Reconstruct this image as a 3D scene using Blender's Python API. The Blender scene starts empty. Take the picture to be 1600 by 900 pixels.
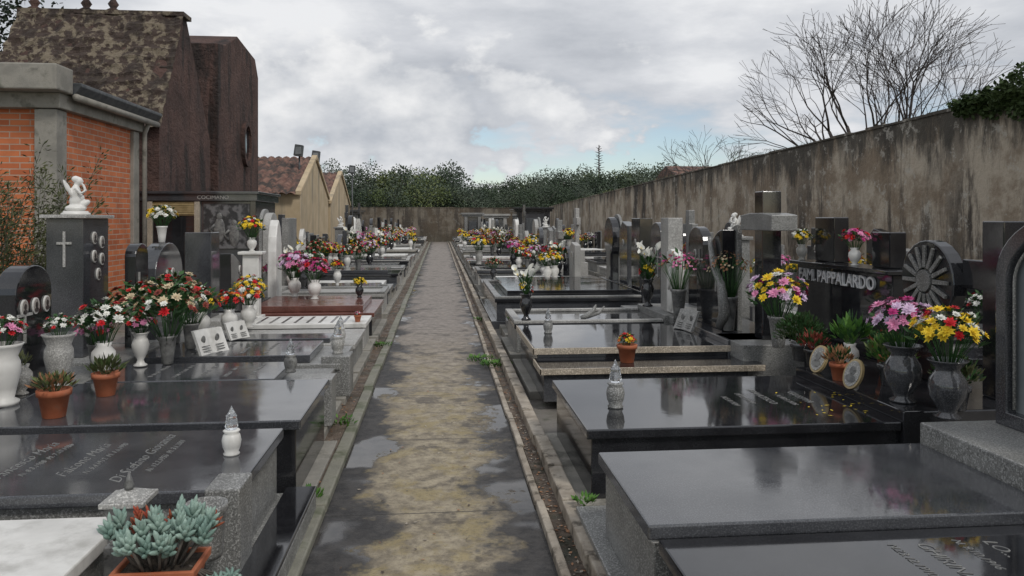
import bpy, math, random
from mathutils import Vector, Matrix, noise
R=math.radians
scn=bpy.context.scene
col=scn.collection
rng=random.Random(7)

# ------------------------------------------------------------ mesh builder
class MB:
    def __init__(s): s.v=[];s.f=[];s.m=[];s.s=[]
    def add(s,vs,fs,m=0,sm=False):
        o=len(s.v); s.v+= [tuple(v) for v in vs]
        for f in fs: s.f.append([i+o for i in f]); s.m.append(m); s.s.append(sm)
    def box(s,x0,x1,y0,y1,z0,z1,m=0):
        if x0>x1:x0,x1=x1,x0
        if y0>y1:y0,y1=y1,y0
        s.add([(x0,y0,z0),(x1,y0,z0),(x1,y1,z0),(x0,y1,z0),(x0,y0,z1),(x1,y0,z1),(x1,y1,z1),(x0,y1,z1)],
              [(3,2,1,0),(4,5,6,7),(0,1,5,4),(1,2,6,5),(2,3,7,6),(3,0,4,7)],m)
    def prism(s,pts,a0,a1,axis='x',m=0):
        n=len(pts)
        if a0>a1:a0,a1=a1,a0
        if axis=='x': A=[(a0,p[0],p[1]) for p in pts];B=[(a1,p[0],p[1]) for p in pts]
        elif axis=='y': A=[(p[0],a0,p[1]) for p in pts];B=[(p[0],a1,p[1]) for p in pts]
        else: A=[(p[0],p[1],a0) for p in pts];B=[(p[0],p[1],a1) for p in pts]
        fs=[tuple(range(n))[::-1],tuple(range(n,2*n))]+[(i,(i+1)%n,n+(i+1)%n,n+i) for i in range(n)]
        s.add(A+B,fs,m)
    def lathe(s,prof,c=(0,0,0),n=16,m=0,sm=True,sc=1,sq=False):
        vs=[];fs=[]
        for r,z in prof:
            for i in range(n):
                a=2*math.pi*(i+.5)/n
                vs.append((c[0]+r*sc*math.cos(a),c[1]+r*sc*math.sin(a),c[2]+z*sc))
        for j in range(len(prof)-1):
            for i in range(n):
                fs.append((j*n+i,j*n+(i+1)%n,(j+1)*n+(i+1)%n,(j+1)*n+i))
        fs.append(tuple(range(n))[::-1]); fs.append(tuple(range((len(prof)-1)*n,len(prof)*n)))
        s.add(vs,fs,m,sm)
    def tube(s,pts,rad,n=5,m=0,sm=True):
        vs=[];fs=[];pts=[Vector(p) for p in pts]
        for k,p in enumerate(pts):
            d=(pts[min(k+1,len(pts)-1)]-pts[max(k-1,0)])
            d=d.normalized() if d.length>1e-6 else Vector((0,0,1))
            u=d.cross(Vector((.13,.9,.31)));u=u.normalized() if u.length>1e-4 else Vector((1,0,0));w=d.cross(u)
            q=rad[min(k,len(rad)-1)]
            for i in range(n):
                a=2*math.pi*i/n
                vs.append(p+(u*math.cos(a)+w*math.sin(a))*q)
        for k in range(len(pts)-1):
            for i in range(n): fs.append((k*n+i,k*n+(i+1)%n,(k+1)*n+(i+1)%n,(k+1)*n+i))
        fs.append(tuple(range(n))[::-1]); fs.append(tuple(range((len(pts)-1)*n,len(pts)*n)))
        s.add(vs,fs,m,sm)
    def kite(s,c,d,u,l,w,m=0):
        c=Vector(c);s.add([c,c+d*l*.5+u*w*.5,c+d*l,c+d*l*.5-u*w*.5],[(0,1,2,3)],m)
    def ell(s,c,r,n=12,m=0,rot=None):
        vs=[];fs=[];h=n//2
        for j in range(h+1):
            t=math.pi*j/h
            for i in range(n):
                a=2*math.pi*i/n
                p=Vector((r[0]*math.sin(t)*math.cos(a),r[1]*math.sin(t)*math.sin(a),-r[2]*math.cos(t)))
                if rot: p=rot@p
                vs.append(p+Vector(c))
        for j in range(h):
            for i in range(n): fs.append((j*n+i,j*n+(i+1)%n,(j+1)*n+(i+1)%n,(j+1)*n+i))
        s.add(vs,fs,m,True)
    def mesh(s,name,mats,off=(0,0,0)):
        me=bpy.data.meshes.new(name)
        o=Vector(off)
        me.from_pydata([tuple(Vector(v)-o) for v in s.v],[],s.f)
        for x in mats: me.materials.append(x)
        me.polygons.foreach_set('material_index',s.m)
        me.polygons.foreach_set('use_smooth',s.s)
        me.update(); return me

def obj(name,data,parent=None,loc=(0,0,0),rot=(0,0,0),sc=(1,1,1)):
    o=bpy.data.objects.new(name,data); col.objects.link(o)
    o.location=loc;o.rotation_euler=rot;o.scale=sc
    if parent: o.parent=parent
    return o
def thing(name,loc,label,cat,group=None,rot=0,sc=1):
    o=obj(name,None,None,loc,(0,0,rot),(sc,sc,sc)); o.empty_display_size=.1
    o['label']=label;o['category']=cat
    if group:o['group']=group
    return o
def part(root,name,mb,mats,bev=0,label=None,off=None,parent=None):
    """mb in world coordinates"""
    me=mb.mesh(name,mats,root.location if off is None else off)
    o=obj(name,me,parent or root)
    if bev:
        b=o.modifiers.new('b','BEVEL');b.width=bev;b.segments=2;b.limit_method='ANGLE'
    if label:o['label']=label
    return o

# ------------------------------------------------------------ materials
def newmat(name):
    m=bpy.data.materials.new(name);m.use_nodes=True
    nt=m.node_tree;b=nt.nodes['Principled BSDF'];return m,nt,b
def nd(nt,t,**k):
    n=nt.nodes.new(t)
    for a,b in k.items(): setattr(n,a,b)
    return n
def mixc(nt,f,a,b,bt='MIX'):
    n=nd(nt,'ShaderNodeMix',data_type='RGBA',blend_type=bt)
    for s,v in ((n.inputs[0],f),(n.inputs[6],a),(n.inputs[7],b)):
        if hasattr(v,'is_output'): nt.links.new(v,s)
        elif isinstance(v,(int,float)): s.default_value=v
        else: s.default_value=(*v,1)
    return n.outputs[2]
def math_(nt,op,a,b=0,c=None,clamp=False):
    n=nd(nt,'ShaderNodeMath',operation=op,use_clamp=clamp)
    for i,v in enumerate((a,b,c)):
        if v is None: continue
        if hasattr(v,'is_output'): nt.links.new(v,n.inputs[i])
        else: n.inputs[i].default_value=v
    return n.outputs[0]
def mapr(nt,v,a,b,c=0,d=1):
    n=nd(nt,'ShaderNodeMapRange');n.interpolation_type='SMOOTHSTEP'
    nt.links.new(v,n.inputs[0])
    for i,x in enumerate((a,b,c,d)): n.inputs[i+1].default_value=x
    return n.outputs[0]
def noise_(nt,vec,scale,detail=4,rough=.55,sc=(1,1,1)):
    mp=nd(nt,'ShaderNodeMapping');mp.inputs['Scale'].default_value=sc
    nt.links.new(vec,mp.inputs[0])
    n=nd(nt,'ShaderNodeTexNoise');n.inputs['Scale'].default_value=scale
    n.inputs['Detail'].default_value=detail;n.inputs['Roughness'].default_value=rough
    nt.links.new(mp.outputs[0],n.inputs['Vector']);return n.outputs[0]
def bumpn(nt,b,h,st,dist=.01):
    n=nd(nt,'ShaderNodeBump');n.inputs['Strength'].default_value=st;n.inputs['Distance'].default_value=dist
    nt.links.new(h,n.inputs['Height']);nt.links.new(n.outputs[0],b.inputs['Normal'])
def pos(nt): return nd(nt,'ShaderNodeNewGeometry').outputs['Position']
def M(name,c1,c2,scale=4,lo=.35,hi=.65,c3=None,s3=2,sc3=(1,1,.12),lo3=.5,hi3=.7,f3=1,rough=(.7,.9),bump=0,bs=40,speck=None,spk=.5,bd=.01):
    m,nt,b=newmat(name);P=pos(nt)
    n=noise_(nt,P,scale,6,.6)
    c=mixc(nt,mapr(nt,n,lo,hi),c1,c2)
    if c3:
        f=mapr(nt,noise_(nt,P,s3,6,.65,sc3),lo3,hi3,0,f3);c=mixc(nt,f,c,c3)
    if speck:
        f=mapr(nt,noise_(nt,P,speck,2,.7),.5,.62,0,spk);c=mixc(nt,f,c,[min(1,x*3+.08) for x in c1])
        f=mapr(nt,noise_(nt,P,speck*1.3,1,.5),.56,.64,0,spk);c=mixc(nt,f,c,[x*.3 for x in c1])
    nt.links.new(c,b.inputs['Base Color'])
    r=mapr(nt,noise_(nt,P,scale*.8,5,.6),.3,.7,rough[0],rough[1]);nt.links.new(r,b.inputs['Roughness'])
    if bump: bumpn(nt,b,noise_(nt,P,bs,6,.65),bump,bd)
    return m
BLACK=M('black_granite',(.010,.010,.012),(.022,.023,.026),3,speck=160,spk=.12,rough=(.03,.12),bump=.06,bs=9,bd=.004)
DARK=M('dark_granite',(.034,.036,.041),(.06,.062,.068),3,speck=140,spk=.35,rough=(.05,.17),bump=.07,bs=9,bd=.004)
for _m in (BLACK,DARK): _m.node_tree.nodes['Principled BSDF'].inputs['IOR'].default_value=1.75
GREY=M('grey_granite',(.15,.15,.145),(.23,.23,.22),3,speck=110,spk=.6,rough=(.3,.55),c3=(.07,.068,.06),lo3=.5,hi3=.75,f3=.6)
LGREY=M('pale_granite',(.28,.275,.26),(.36,.355,.34),3,speck=110,spk=.4,rough=(.4,.65),c3=(.14,.135,.12),lo3=.5,hi3=.75,f3=.6)
TAN=M('beige_granite',(.32,.27,.21),(.40,.345,.28),3,speck=110,spk=.5,rough=(.35,.6),c3=(.12,.11,.09),f3=.6)
MARB=M('white_marble',(.64,.63,.60),(.76,.75,.72),5,c3=(.34,.33,.30),s3=3,sc3=(1,1,.4),lo3=.50,hi3=.70,f3=.65,rough=(.3,.5))
REDG=M('red_granite',(.10,.035,.025),(.16,.06,.045),5,speck=120,spk=.4,rough=(.1,.25))
CONC=M('old_concrete',(.22,.21,.185),(.34,.32,.28),3,c3=(.075,.075,.06),s3=3,sc3=(1,1,1),lo3=.50,hi3=.70,f3=.8,rough=(.6,.95),bump=.5,bs=60)
MOSSC=M('mossy_concrete',(.19,.185,.15),(.32,.305,.25),3,c3=(.065,.08,.04),s3=3,sc3=(1,1,1),lo3=.44,hi3=.64,f3=.8,rough=(.5,.9),bump=.6,bs=50)
KERB=M('kerb_stone',(.29,.245,.195),(.46,.405,.33),5,c3=(.09,.075,.055),s3=7,sc3=(1,1,1),lo3=.50,hi3=.66,rough=(.5,.9),bump=.6,bs=60)
DIRT=M('dirt',(.085,.06,.042),(.17,.125,.09),9,c3=(.03,.035,.018),s3=4,sc3=(1,1,1),rough=(.35,.9),bump=1,bs=60,bd=.02)
YARD=M('yard_ground',(.13,.12,.11),(.22,.2,.175),2,c3=(.05,.055,.035),s3=2,sc3=(1,1,1),rough=(.4,.9),bump=.6,bs=40)
FIELD=M('field_grass',(.05,.07,.03),(.1,.1,.05),.5,rough=(.8,.95))
LAVA=M('lava_stucco',(.075,.043,.036),(.12,.068,.056),1.6,c3=(.03,.022,.02),s3=1.8,sc3=(1,1,.22),lo3=.47,hi3=.62,rough=(.85,.98),bump=1,bs=9,bd=.12)
LAVR=M('lichen_roof',(.062,.043,.035),(.20,.165,.12),6,lo=.48,hi=.56,c3=(.036,.026,.022),s3=1.5,sc3=(1,1,.5),lo3=.5,hi3=.6,f3=.85,rough=(.85,.98),bump=1,bs=12,bd=.06)
OCHRE=M('ochre_stucco',(.46,.36,.23),(.56,.45,.30),1.5,c3=(.27,.23,.17),s3=1.5,sc3=(1,1,.15),rough=(.8,.95),bump=.2,bs=40)
TERR=M('terracotta',(.34,.095,.04),(.44,.145,.07),9,c3=(.22,.17,.13),s3=14,sc3=(1,1,1),lo3=.55,hi3=.75,f3=.5,rough=(.6,.85))
TILE=M('roof_tiles',(.12,.06,.048),(.24,.135,.10),4,c3=(.05,.04,.035),s3=3,sc3=(1,1,1),lo3=.42,hi3=.6,rough=(.8,.95),bump=.5,bs=30)
METAL=M('lamp_metal',(.05,.055,.06),(.08,.085,.09),9,rough=(.4,.6))
PEWTER=M('weathered_pewter',(.12,.12,.12),(.22,.22,.21),14,c3=(.05,.05,.045),s3=30,sc3=(1,1,1),rough=(.35,.6),bump=.3,bs=80)
GOLD=M('bronze_gold',(.36,.27,.13),(.48,.37,.2),9,rough=(.3,.5));
BARK=M('bark',(.07,.06,.05),(.13,.115,.10),8,rough=(.85,.95),bump=.6,bs=30)
BBARK=M('grey_bark',(.05,.04,.038),(.09,.076,.072),8,rough=(.85,.95))
ENGR=M('engraved_letters',(.15,.15,.15),(.26,.26,.25),20,rough=(.5,.7))
BRONZ=M('steel_letters',(.55,.56,.57),(.68,.69,.7),20,rough=(.3,.5))
PHOTO=M('portrait_photo',(.28,.26,.24),(.42,.39,.36),30,rough=(.2,.3))
HAIR=M('portrait_dark',(.03,.028,.028),(.08,.07,.07),30,rough=(.2,.3))
ETCH=M('etched_stone',(.035,.036,.038),(.16,.16,.165),7,lo=.45,hi=.6,rough=(.25,.4))
FROST=M('frosted_panel',(.16,.175,.185),(.24,.255,.265),2,c3=(.32,.33,.34),s3=3,rough=(.1,.2))
SOIL=M('pot_soil',(.03,.02,.015),(.06,.045,.03),40,rough=(.9,1),bump=1,bs=80)
def glassy():
    m,nt,b=newmat('crystal');b.inputs['Base Color'].default_value=(.9,.92,.94,1);b.inputs['Transmission Weight'].default_value=.9;b.inputs['Roughness'].default_value=.03;return m
CRYS=glassy()
def leafm(name,a,b_,sc=1.5,dk=.45):
    m,nt,b=newmat(name);P=pos(nt)
    c=mixc(nt,mapr(nt,noise_(nt,P,sc,3),.38,.62),a,b_)
    c=mixc(nt,mapr(nt,noise_(nt,P,sc*14,2),.3,.7,0,dk),c,[x*.4 for x in a])
    nt.links.new(c,b.inputs['Base Color']);b.inputs['Roughness'].default_value=.6;b.inputs['Specular IOR Level'].default_value=.25
    return m
LEAF=leafm('bouquet_leaf',(.03,.085,.025),(.06,.14,.045),8)
OLIVE=leafm('olive_leaf',(.07,.085,.038),(.13,.14,.06),5)
TREEG=leafm('tree_leaf_green',(.055,.083,.05),(.09,.125,.07),.35)
TREEB=leafm('tree_leaf_grey',(.085,.11,.085),(.13,.16,.115),.35)
TREEY=leafm('tree_leaf_yellow',(.12,.16,.06),(.18,.21,.08),.35)
DARKG=leafm('cypress_leaf',(.010,.02,.011),(.022,.036,.018),.6)
IVY=leafm('ivy_leaf',(.035,.065,.02),(.07,.105,.035),2)
SUCC=leafm('succulent_leaf',(.19,.29,.25),(.32,.43,.37),10,.3)
SUCCR=leafm('succulent_red',(.36,.07,.04),(.28,.13,.06),10)
FERN=leafm('fresh_leaf',(.06,.16,.03),(.13,.27,.05),8)
def fm(n,c):
    return leafm('petal_'+n,c,[min(1,x*1.25+.02) for x in c],20,.25)
PET=dict(white=fm('white',(.72,.72,.67)),yellow=fm('yellow',(.78,.56,.03)),red=fm('red',(.54,.012,.018)),pink=fm('pink',(.66,.25,.42)),
 magenta=fm('magenta',(.44,.03,.18)),orange=fm('orange',(.70,.19,.03)),purple=fm('purple',(.28,.10,.33)),cream=fm('cream',(.58,.48,.32)),
 lilac=fm('lilac',(.62,.46,.62)),brown=fm('brown',(.32,.16,.08)),rust=fm('rust',(.24,.05,.035)))
def brickm():
    m,nt,b=newmat('orange_brick');P=pos(nt)
    sp=nd(nt,'ShaderNodeSeparateXYZ');nt.links.new(P,sp.inputs[0])
    cb=nd(nt,'ShaderNodeCombineXYZ');nt.links.new(math_(nt,'ADD',sp.outputs[0],sp.outputs[1]),cb.inputs[0]);nt.links.new(sp.outputs[2],cb.inputs[1])
    t=nd(nt,'ShaderNodeTexBrick');nt.links.new(cb.outputs[0],t.inputs[0])
    t.inputs['Color1'].default_value=(.62,.19,.07,1);t.inputs['Color2'].default_value=(.45,.12,.045,1);t.inputs['Mortar'].default_value=(.46,.34,.26,1)
    t.inputs['Scale'].default_value=1;t.inputs['Brick Width'].default_value=.27;t.inputs['Row Height'].default_value=.085;t.inputs['Mortar Size'].default_value=.0075;t.inputs['Mortar Smooth'].default_value=0
    c=mixc(nt,mapr(nt,noise_(nt,P,3,5),.4,.7,0,.3),t.outputs[0],(.2,.07,.035))
    nt.links.new(c,b.inputs['Base Color']);b.inputs['Roughness'].default_value=.8
    bumpn(nt,b,math_(nt,'SUBTRACT',1,t.outputs[1]),.5,.01);return m
BRICK=brickm()
def wallm(name,dark=1):
    m,nt,b=newmat(name);P=pos(nt)
    n1=noise_(nt,P,.9,8,.65)
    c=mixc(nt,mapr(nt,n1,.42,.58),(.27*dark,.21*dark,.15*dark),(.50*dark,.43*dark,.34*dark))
    st=noise_(nt,P,1.5,8,.72,(1,1,.16));big=noise_(nt,P,.45,4,.6)
    c=mixc(nt,math_(nt,'MULTIPLY',mapr(nt,st,.47,.57,0,.95),mapr(nt,big,.40,.58,.25,1)),c,(.055,.045,.037))
    sp=nd(nt,'ShaderNodeSeparateXYZ');nt.links.new(P,sp.inputs[0])
    top=mapr(nt,math_(nt,'ADD',sp.outputs[2],math_(nt,'MULTIPLY',noise_(nt,P,2.0,7,.75,(1,1,.25)),3.4)),4.1,4.8,0,.9)
    c=mixc(nt,top,c,(.055,.05,.042))
    c=mixc(nt,mapr(nt,noise_(nt,P,4,7,.75),.56,.64,0,.65),c,(.52*dark,.49*dark,.43*dark))
    low=mapr(nt,math_(nt,'ADD',sp.outputs[2],math_(nt,'MULTIPLY',noise_(nt,P,3,5),1.2)),.6,1.7,.6,0)
    c=mixc(nt,low,c,(.08,.07,.05))
    nt.links.new(c,b.inputs['Base Color']);b.inputs['Roughness'].default_value=.93
    bumpn(nt,b,noise_(nt,P,9,8,.7),.8,.04);return m
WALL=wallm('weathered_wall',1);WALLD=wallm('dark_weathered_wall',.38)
def pathm():
    m,nt,b=newmat('wet_path');P=pos(nt)
    sp=nd(nt,'ShaderNodeSeparateXYZ');nt.links.new(P,sp.inputs[0])
    x,y=sp.outputs[0],sp.outputs[1]
    n1=noise_(nt,P,1.7,6,.62);n2=noise_(nt,P,9,8,.72);n3=noise_(nt,P,70,4,.7)
    dx=math_(nt,'ABSOLUTE',math_(nt,'ADD',x,.02))
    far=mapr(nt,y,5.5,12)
    e=math_(nt,'ADD',dx,math_(nt,'MULTIPLY',math_(nt,'SUBTRACT',n1,.5),1.15))
    e=math_(nt,'ADD',e,math_(nt,'MULTIPLY',math_(nt,'SUBTRACT',n2,.5),.6))
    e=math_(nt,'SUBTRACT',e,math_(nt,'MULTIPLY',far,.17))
    cen=mapr(nt,e,.24,.42,1,0)
    lich=mixc(nt,mapr(nt,n2,.34,.66),(.17,.14,.098),(.40,.34,.24))
    lich=mixc(nt,mapr(nt,noise_(nt,P,3.5,7,.7),.48,.62,0,.65),lich,(.30,.235,.10))
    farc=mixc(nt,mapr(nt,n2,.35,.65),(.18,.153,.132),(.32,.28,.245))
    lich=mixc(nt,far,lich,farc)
    lich=mixc(nt,mapr(nt,noise_(nt,P,2.3,7,.7),.54,.63,0,.75),lich,(.075,.062,.05))
    dk=mixc(nt,mapr(nt,n2,.4,.6),(.022,.020,.020),(.055,.050,.047))
    c=mixc(nt,cen,dk,lich)
    c=mixc(nt,mapr(nt,n3,.50,.68,0,.4),c,(.035,.032,.027))
    fr=math_(nt,'FRACT',math_(nt,'ADD',math_(nt,'DIVIDE',y,1.4),math_(nt,'MULTIPLY',n2,.02)))
    j=mapr(nt,fr,.004,.014,1,0);c=mixc(nt,math_(nt,'MULTIPLY',j,.8),c,(.018,.016,.013))
    nt.links.new(c,b.inputs['Base Color'])
    wet=math_(nt,'MULTIPLY',mapr(nt,cen,0,.4,1,0),mapr(nt,noise_(nt,P,1.3,3,.5),.50,.58))
    r=nd(nt,'ShaderNodeMapRange');nt.links.new(wet,r.inputs[0]);r.inputs[3].default_value=.62;r.inputs[4].default_value=.04
    nt.links.new(r.outputs[0],b.inputs['Roughness'])
    bm=nd(nt,'ShaderNodeBump');bm.inputs['Distance'].default_value=.008
    nt.links.new(math_(nt,'ADD',n2,math_(nt,'MULTIPLY',n3,.5)),bm.inputs['Height'])
    nt.links.new(mapr(nt,wet,.2,.8,.9,.02),bm.inputs['Strength']);nt.links.new(bm.outputs[0],b.inputs['Normal'])
    return m
PATH=pathm()

# ------------------------------------------------------------ ground
def structure(name,mb,mats):
    o=obj(name,mb.mesh(name,mats));o['kind']='structure';return o
g=MB();g.add([(-400,-200,0),(400,-200,0),(400,600,0),(-400,600,0)],[(0,1,2,3)]);structure('ground',g,[FIELD])
g=MB();g.add([(-16,-6,.004),(7.95,-6,.004),(7.95,55.2,.004),(-16,55.2,.004)],[(0,1,2,3)]);structure('cemetery_yard',g,[YARD])
g=MB();g.add([(-.64,-4,.008),(.55,-4,.008),(.55,54,.008),(-.64,54,.008)],[(0,1,2,3)]);structure('footpath',g,[PATH])
def kerbrun(name,x0,x1,z,ln,mat,seed):
    r=random.Random(seed);g=MB();y=-1.
    while y<53:
        l=ln*(.8+.4*r.random());j=(r.random()-.5)*.012
        g.box(x0+j,x1+j,y,y+l-.012,0,z+(r.random()-.5)*.014);y+=l
    o=structure(name,g,[mat]);b=o.modifiers.new('b','BEVEL');b.width=.01;b.segments=2
kerbrun('path_kerb',.53,.575,.045,.9,KERB,1)
kerbrun('path_kerb',.655,.745,.10,.7,KERB,2)
kerbrun('path_kerb',-.70,-.615,.05,1.1,MOSSC,3)
g=MB();g.box(.575,.655,-1,53,0,.022);structure('gutter_soil',g,[DIRT])
g=MB();g.box(-.84,-.70,-1,53,0,.045);structure('verge_soil',g,[DIRT])
g=MB();r=random.Random(5)
for i in range(2200):
    y=2.2+22*r.random()**1.6
    if r.random()<.6: x=.575+.08*r.random();z=.026
    else: x=-.84+.13*r.random();z=.05
    if r.random()<.12: x=-.5+r.random();z=.013
    a=r.random()*6.28;d=Vector((math.cos(a),math.sin(a),.25*r.random()));u=Vector((-math.sin(a),math.cos(a),.3*(r.random()-.5)))
    g.kite((x,y,z),d,u,.012+.018*r.random(),.01+.008*r.random(),r.randrange(3))
o=obj('fallen_leaves',g.mesh('fallen_leaves',[DIRT,PET['brown'],KERB]));o['kind']='stuff';o['label']='scattered brown fallen leaves in the kerb gutter';o['category']='leaves'
def weed(x,y,z,rad,n,mat=FERN,lab='small green weeds growing by the kerb'):
    g=MB();r=random.Random(int(x*1000+y*77))
    for i in range(n):
        a=r.random()*6.28;q=rad*r.random()**.5;c=(x+q*math.cos(a),y+q*math.sin(a),z)
        d=Vector((math.cos(a)*.7,math.sin(a)*.7,.3+r.random())).normalized();u=d.cross(Vector((r.random()-.5,r.random()-.5,1))).normalized()
        g.kite(Vector(c)+Vector((0,0,.03*r.random())),d,u,.02+.03*r.random(),.012+.01*r.random())
    o=obj('weed_clump',g.mesh('weed',[mat],(x,y,z)),None,(x,y,z));o['label']=lab;o['category']='weeds';o['group']='weeds along the kerbs'
for w in [(.60,8.3,.02,.16,220),(.46,8.7,.01,.14,150),(-.74,4.35,.045,.08,130),(-.72,2.95,.045,.14,330),(-.80,3.2,.05,.07,110),(.76,3.98,.1,.05,70),(-.74,5.9,.05,.1,80),(.62,12,.02,.1,80),(-.72,9.5,.05,.12,90)]: weed(*w)

# ------------------------------------------------------------ walls
def longwall(name,label,pts,mat,thick,cop):
    root=thing(name,pts[0][:2]+(0,),label,'wall')
    g=MB();c=MB()
    def lerp(t):
        k=min(int(t),len(pts)-2);f=t-k;return [pts[k][i]*(1-f)+pts[k+1][i]*f for i in range(3)]
    T=len(pts)-1;N=60
    for i in range(N):
        a=lerp(T*i/N);b=lerp(T*(i+1)/N)
        d=Vector((b[0]-a[0],b[1]-a[1],0)).normalized();n=Vector((d.y,-d.x,0))*thick
        for mbx,e0,h0 in ((g,0,0),(c,.025,1)):
            za,zb=a[2],b[2]
            if mbx is g: z0a=z0b=0
            else:
                if not cop: continue
                z0a,z0b=za,zb;w=.03*(rng.random()-.5);za+=.04+w;zb+=.04+w
            e=n.normalized()*e0
            v=[Vector((a[0],a[1],z0a))-e,Vector((b[0],b[1],z0b))-e,Vector((b[0],b[1],z0b))+n+e,Vector((a[0],a[1],z0a))+n+e,
               Vector((a[0],a[1],za))-e,Vector((b[0],b[1],zb))-e,Vector((b[0],b[1],zb))+n+e,Vector((a[0],a[1],za))+n+e]
            mbx.add(v,[(3,2,1,0),(4,5,6,7),(0,1,5,4),(2,3,7,6)]+([(3,0,4,7)] if i==0 or mbx is c else [])+([(1,2,6,5)] if i==N-1 or mbx is c else []))
    part(root,'masonry',g,[mat])
    if cop: part(root,'coping',c,[mat])
longwall('boundary_wall','tall weathered plaster boundary wall with dark water streaks',[(7.9,-4,3.5),(7.9,10,3.30),(7.9,19,3.16),(7.9,30,2.97),(7.9,55,2.5)],WALL,.3,True)
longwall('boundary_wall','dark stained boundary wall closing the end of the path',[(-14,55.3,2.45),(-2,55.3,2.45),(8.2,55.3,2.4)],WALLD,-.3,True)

# ------------------------------------------------------------ text
def textmesh(body,size,ext,mat,shear=0,off=0):
    c=bpy.data.curves.new('txt','FONT');c.body=body;c.size=size;c.extrude=ext;c.align_x='CENTER';c.align_y='CENTER';c.shear=shear;c.resolution_u=3;c.offset=off
    o=bpy.data.objects.new('tmp',c);col.objects.link(o);bpy.context.view_layer.update()
    me=bpy.data.meshes.new_from_object(o.evaluated_get(bpy.context.evaluated_depsgraph_get()));bpy.data.objects.remove(o)
    me.materials.clear();me.materials.append(mat);return me
def text(root,body,p,size,rot,mat=ENGR,shear=0,ext=.0012,off=None,name='inscription'):
    o=obj(name,textmesh(body,size,ext,mat,shear,-size*.018 if off is None else off),root,Vector(p)-Vector(root.location),rot);return o

# ------------------------------------------------------------ headstones
def outline(kind,w,h):
    a=w/2;P=[]
    if kind=='arch':
        P=[(-a,0),(a,0)]+[(a*math.cos(t),h-a*.8+a*.8*math.sin(t)) for t in [math.pi*i/14 for i in range(15)]]
    elif kind=='rect': P=[(-a,0),(a,0),(a,h),(-a,h)]
    elif kind=='slant': P=[(-a,0),(a,0),(a,h*.85),(a*.3,h),(-a,h*.93)]
    elif kind=='pointed':
        P=[(-a,0),(a,0),(a,h*.6),(a*.85,h*.78),(a*.5,h*.92),(0,h),(-a*.5,h*.92),(-a*.85,h*.78),(-a,h*.6)]
    elif kind=='wave':
        P=[(-a,0),(a,0)]+[(a-2*a*i/12,h*(.62+.38*(.5-.5*math.cos(math.pi*i/12)))) for i in range(13)]
    elif kind=='wave2':
        P=[(-a,0),(a,0)]+[(a-2*a*i/12,h*(.62+.38*(.5+.5*math.cos(math.pi*i/12)))) for i in range(13)]
    elif kind=='cross':
        t=w*.17;P=[(-t,0),(t,0),(t,h*.6),(a,h*.6),(a,h*.6+2*t),(t,h*.6+2*t),(t,h),(-t,h),(-t,h*.6+2*t),(-a,h*.6+2*t),(-a,h*.6),(-t,h*.6)]
    elif kind=='step':
        P=[(-a,0),(a,0),(a,h*.7),(a*.55,h*.7),(a*.55,h),(-a*.55,h),(-a*.55,h*.7),(-a,h*.7)]
    elif kind=='disc':
        P=[(-a*.5,0),(a*.5,0)]+[(a*math.cos(t),h-a+a*math.sin(t)) for t in [-1.05+(math.pi+2.1)*i/20 for i in range(21)]]
    return P
def portrait(root,hs,x,y,z,s,r=.05):
    g=MB()
    def el(rx,rz,m,x0,x1,cz=0):
        g.prism([(y+rx*math.cos(2*math.pi*i/18),z+cz+rz*math.sin(2*math.pi*i/18)) for i in range(18)],x0,x1,'x',m)
    f=-s
    el(r,r*1.3,0,x,x+f*.010);el(r*.82,r*1.1,1,x+f*.010,x+f*.013);el(r*.36,r*.48,2,x+f*.013,x+f*.015,r*.15)
    el(r*.62,r*.36,2,x+f*.013,x+f*.0145,-r*.62)
    part(root,'portrait',g,[MARB,PHOTO,HAIR],parent=hs)
def relief_cross(root,hs,x,y,z,s,h=.2,mat=LGREY):
    g=MB();f=-s;g.box(x,x+f*.012,y-.009,y+.009,z-h/2,z+h/2);g.box(x,x+f*.0125,y-h*.3,y+h*.3,z+h*.12,z+h*.12+.018)
    part(root,'cross',g,[mat],parent=hs)
def headstone(root,s,xf,y,z,kind,w,h,th,mat,portr=1,cross=False,edge=None):
    g=MB();P=[(y+a,z+b) for a,b in outline(kind,w,h)]
    g.prism(P,s*xf,s*(xf+th),'x',0)
    hs=part(root,'headstone',g,[mat],.008)
    if edge:
        g=MB();P=[(y+a,z+b) for a,b in outline(kind,w*1.12,h*1.05)];g.prism(P,s*(xf+th+.002),s*(xf+th+.05),'x',0);part(root,'backing_stone',g,[edge],.005,parent=hs)
    zc=z+h*(.66 if kind!='disc' else .62)
    if kind=='cross': portr=0;cross=False
    for k in range(portr):
        portrait(root,hs,s*(xf-.001),y+(k-(portr-1)/2)*.15,zc,s,.045)
    if cross: relief_cross(root,hs,s*(xf-.001),y-w*.3,z+h*.55,s,h*.35)
    return hs
NAMES={BLACK:'black granite',DARK:'dark grey granite',GREY:'grey granite',LGREY:'pale granite',TAN:'beige granite',MARB:'white marble',REDG:'red-brown granite',CONC:'weathered concrete'}
KN=dict(arch='rounded headstone',rect='square headstone',slant='slanted headstone',pointed='pointed headstone',wave='curved headstone',wave2='curved headstone',cross='stone cross',step='stepped headstone',disc='disc headstone')
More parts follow.
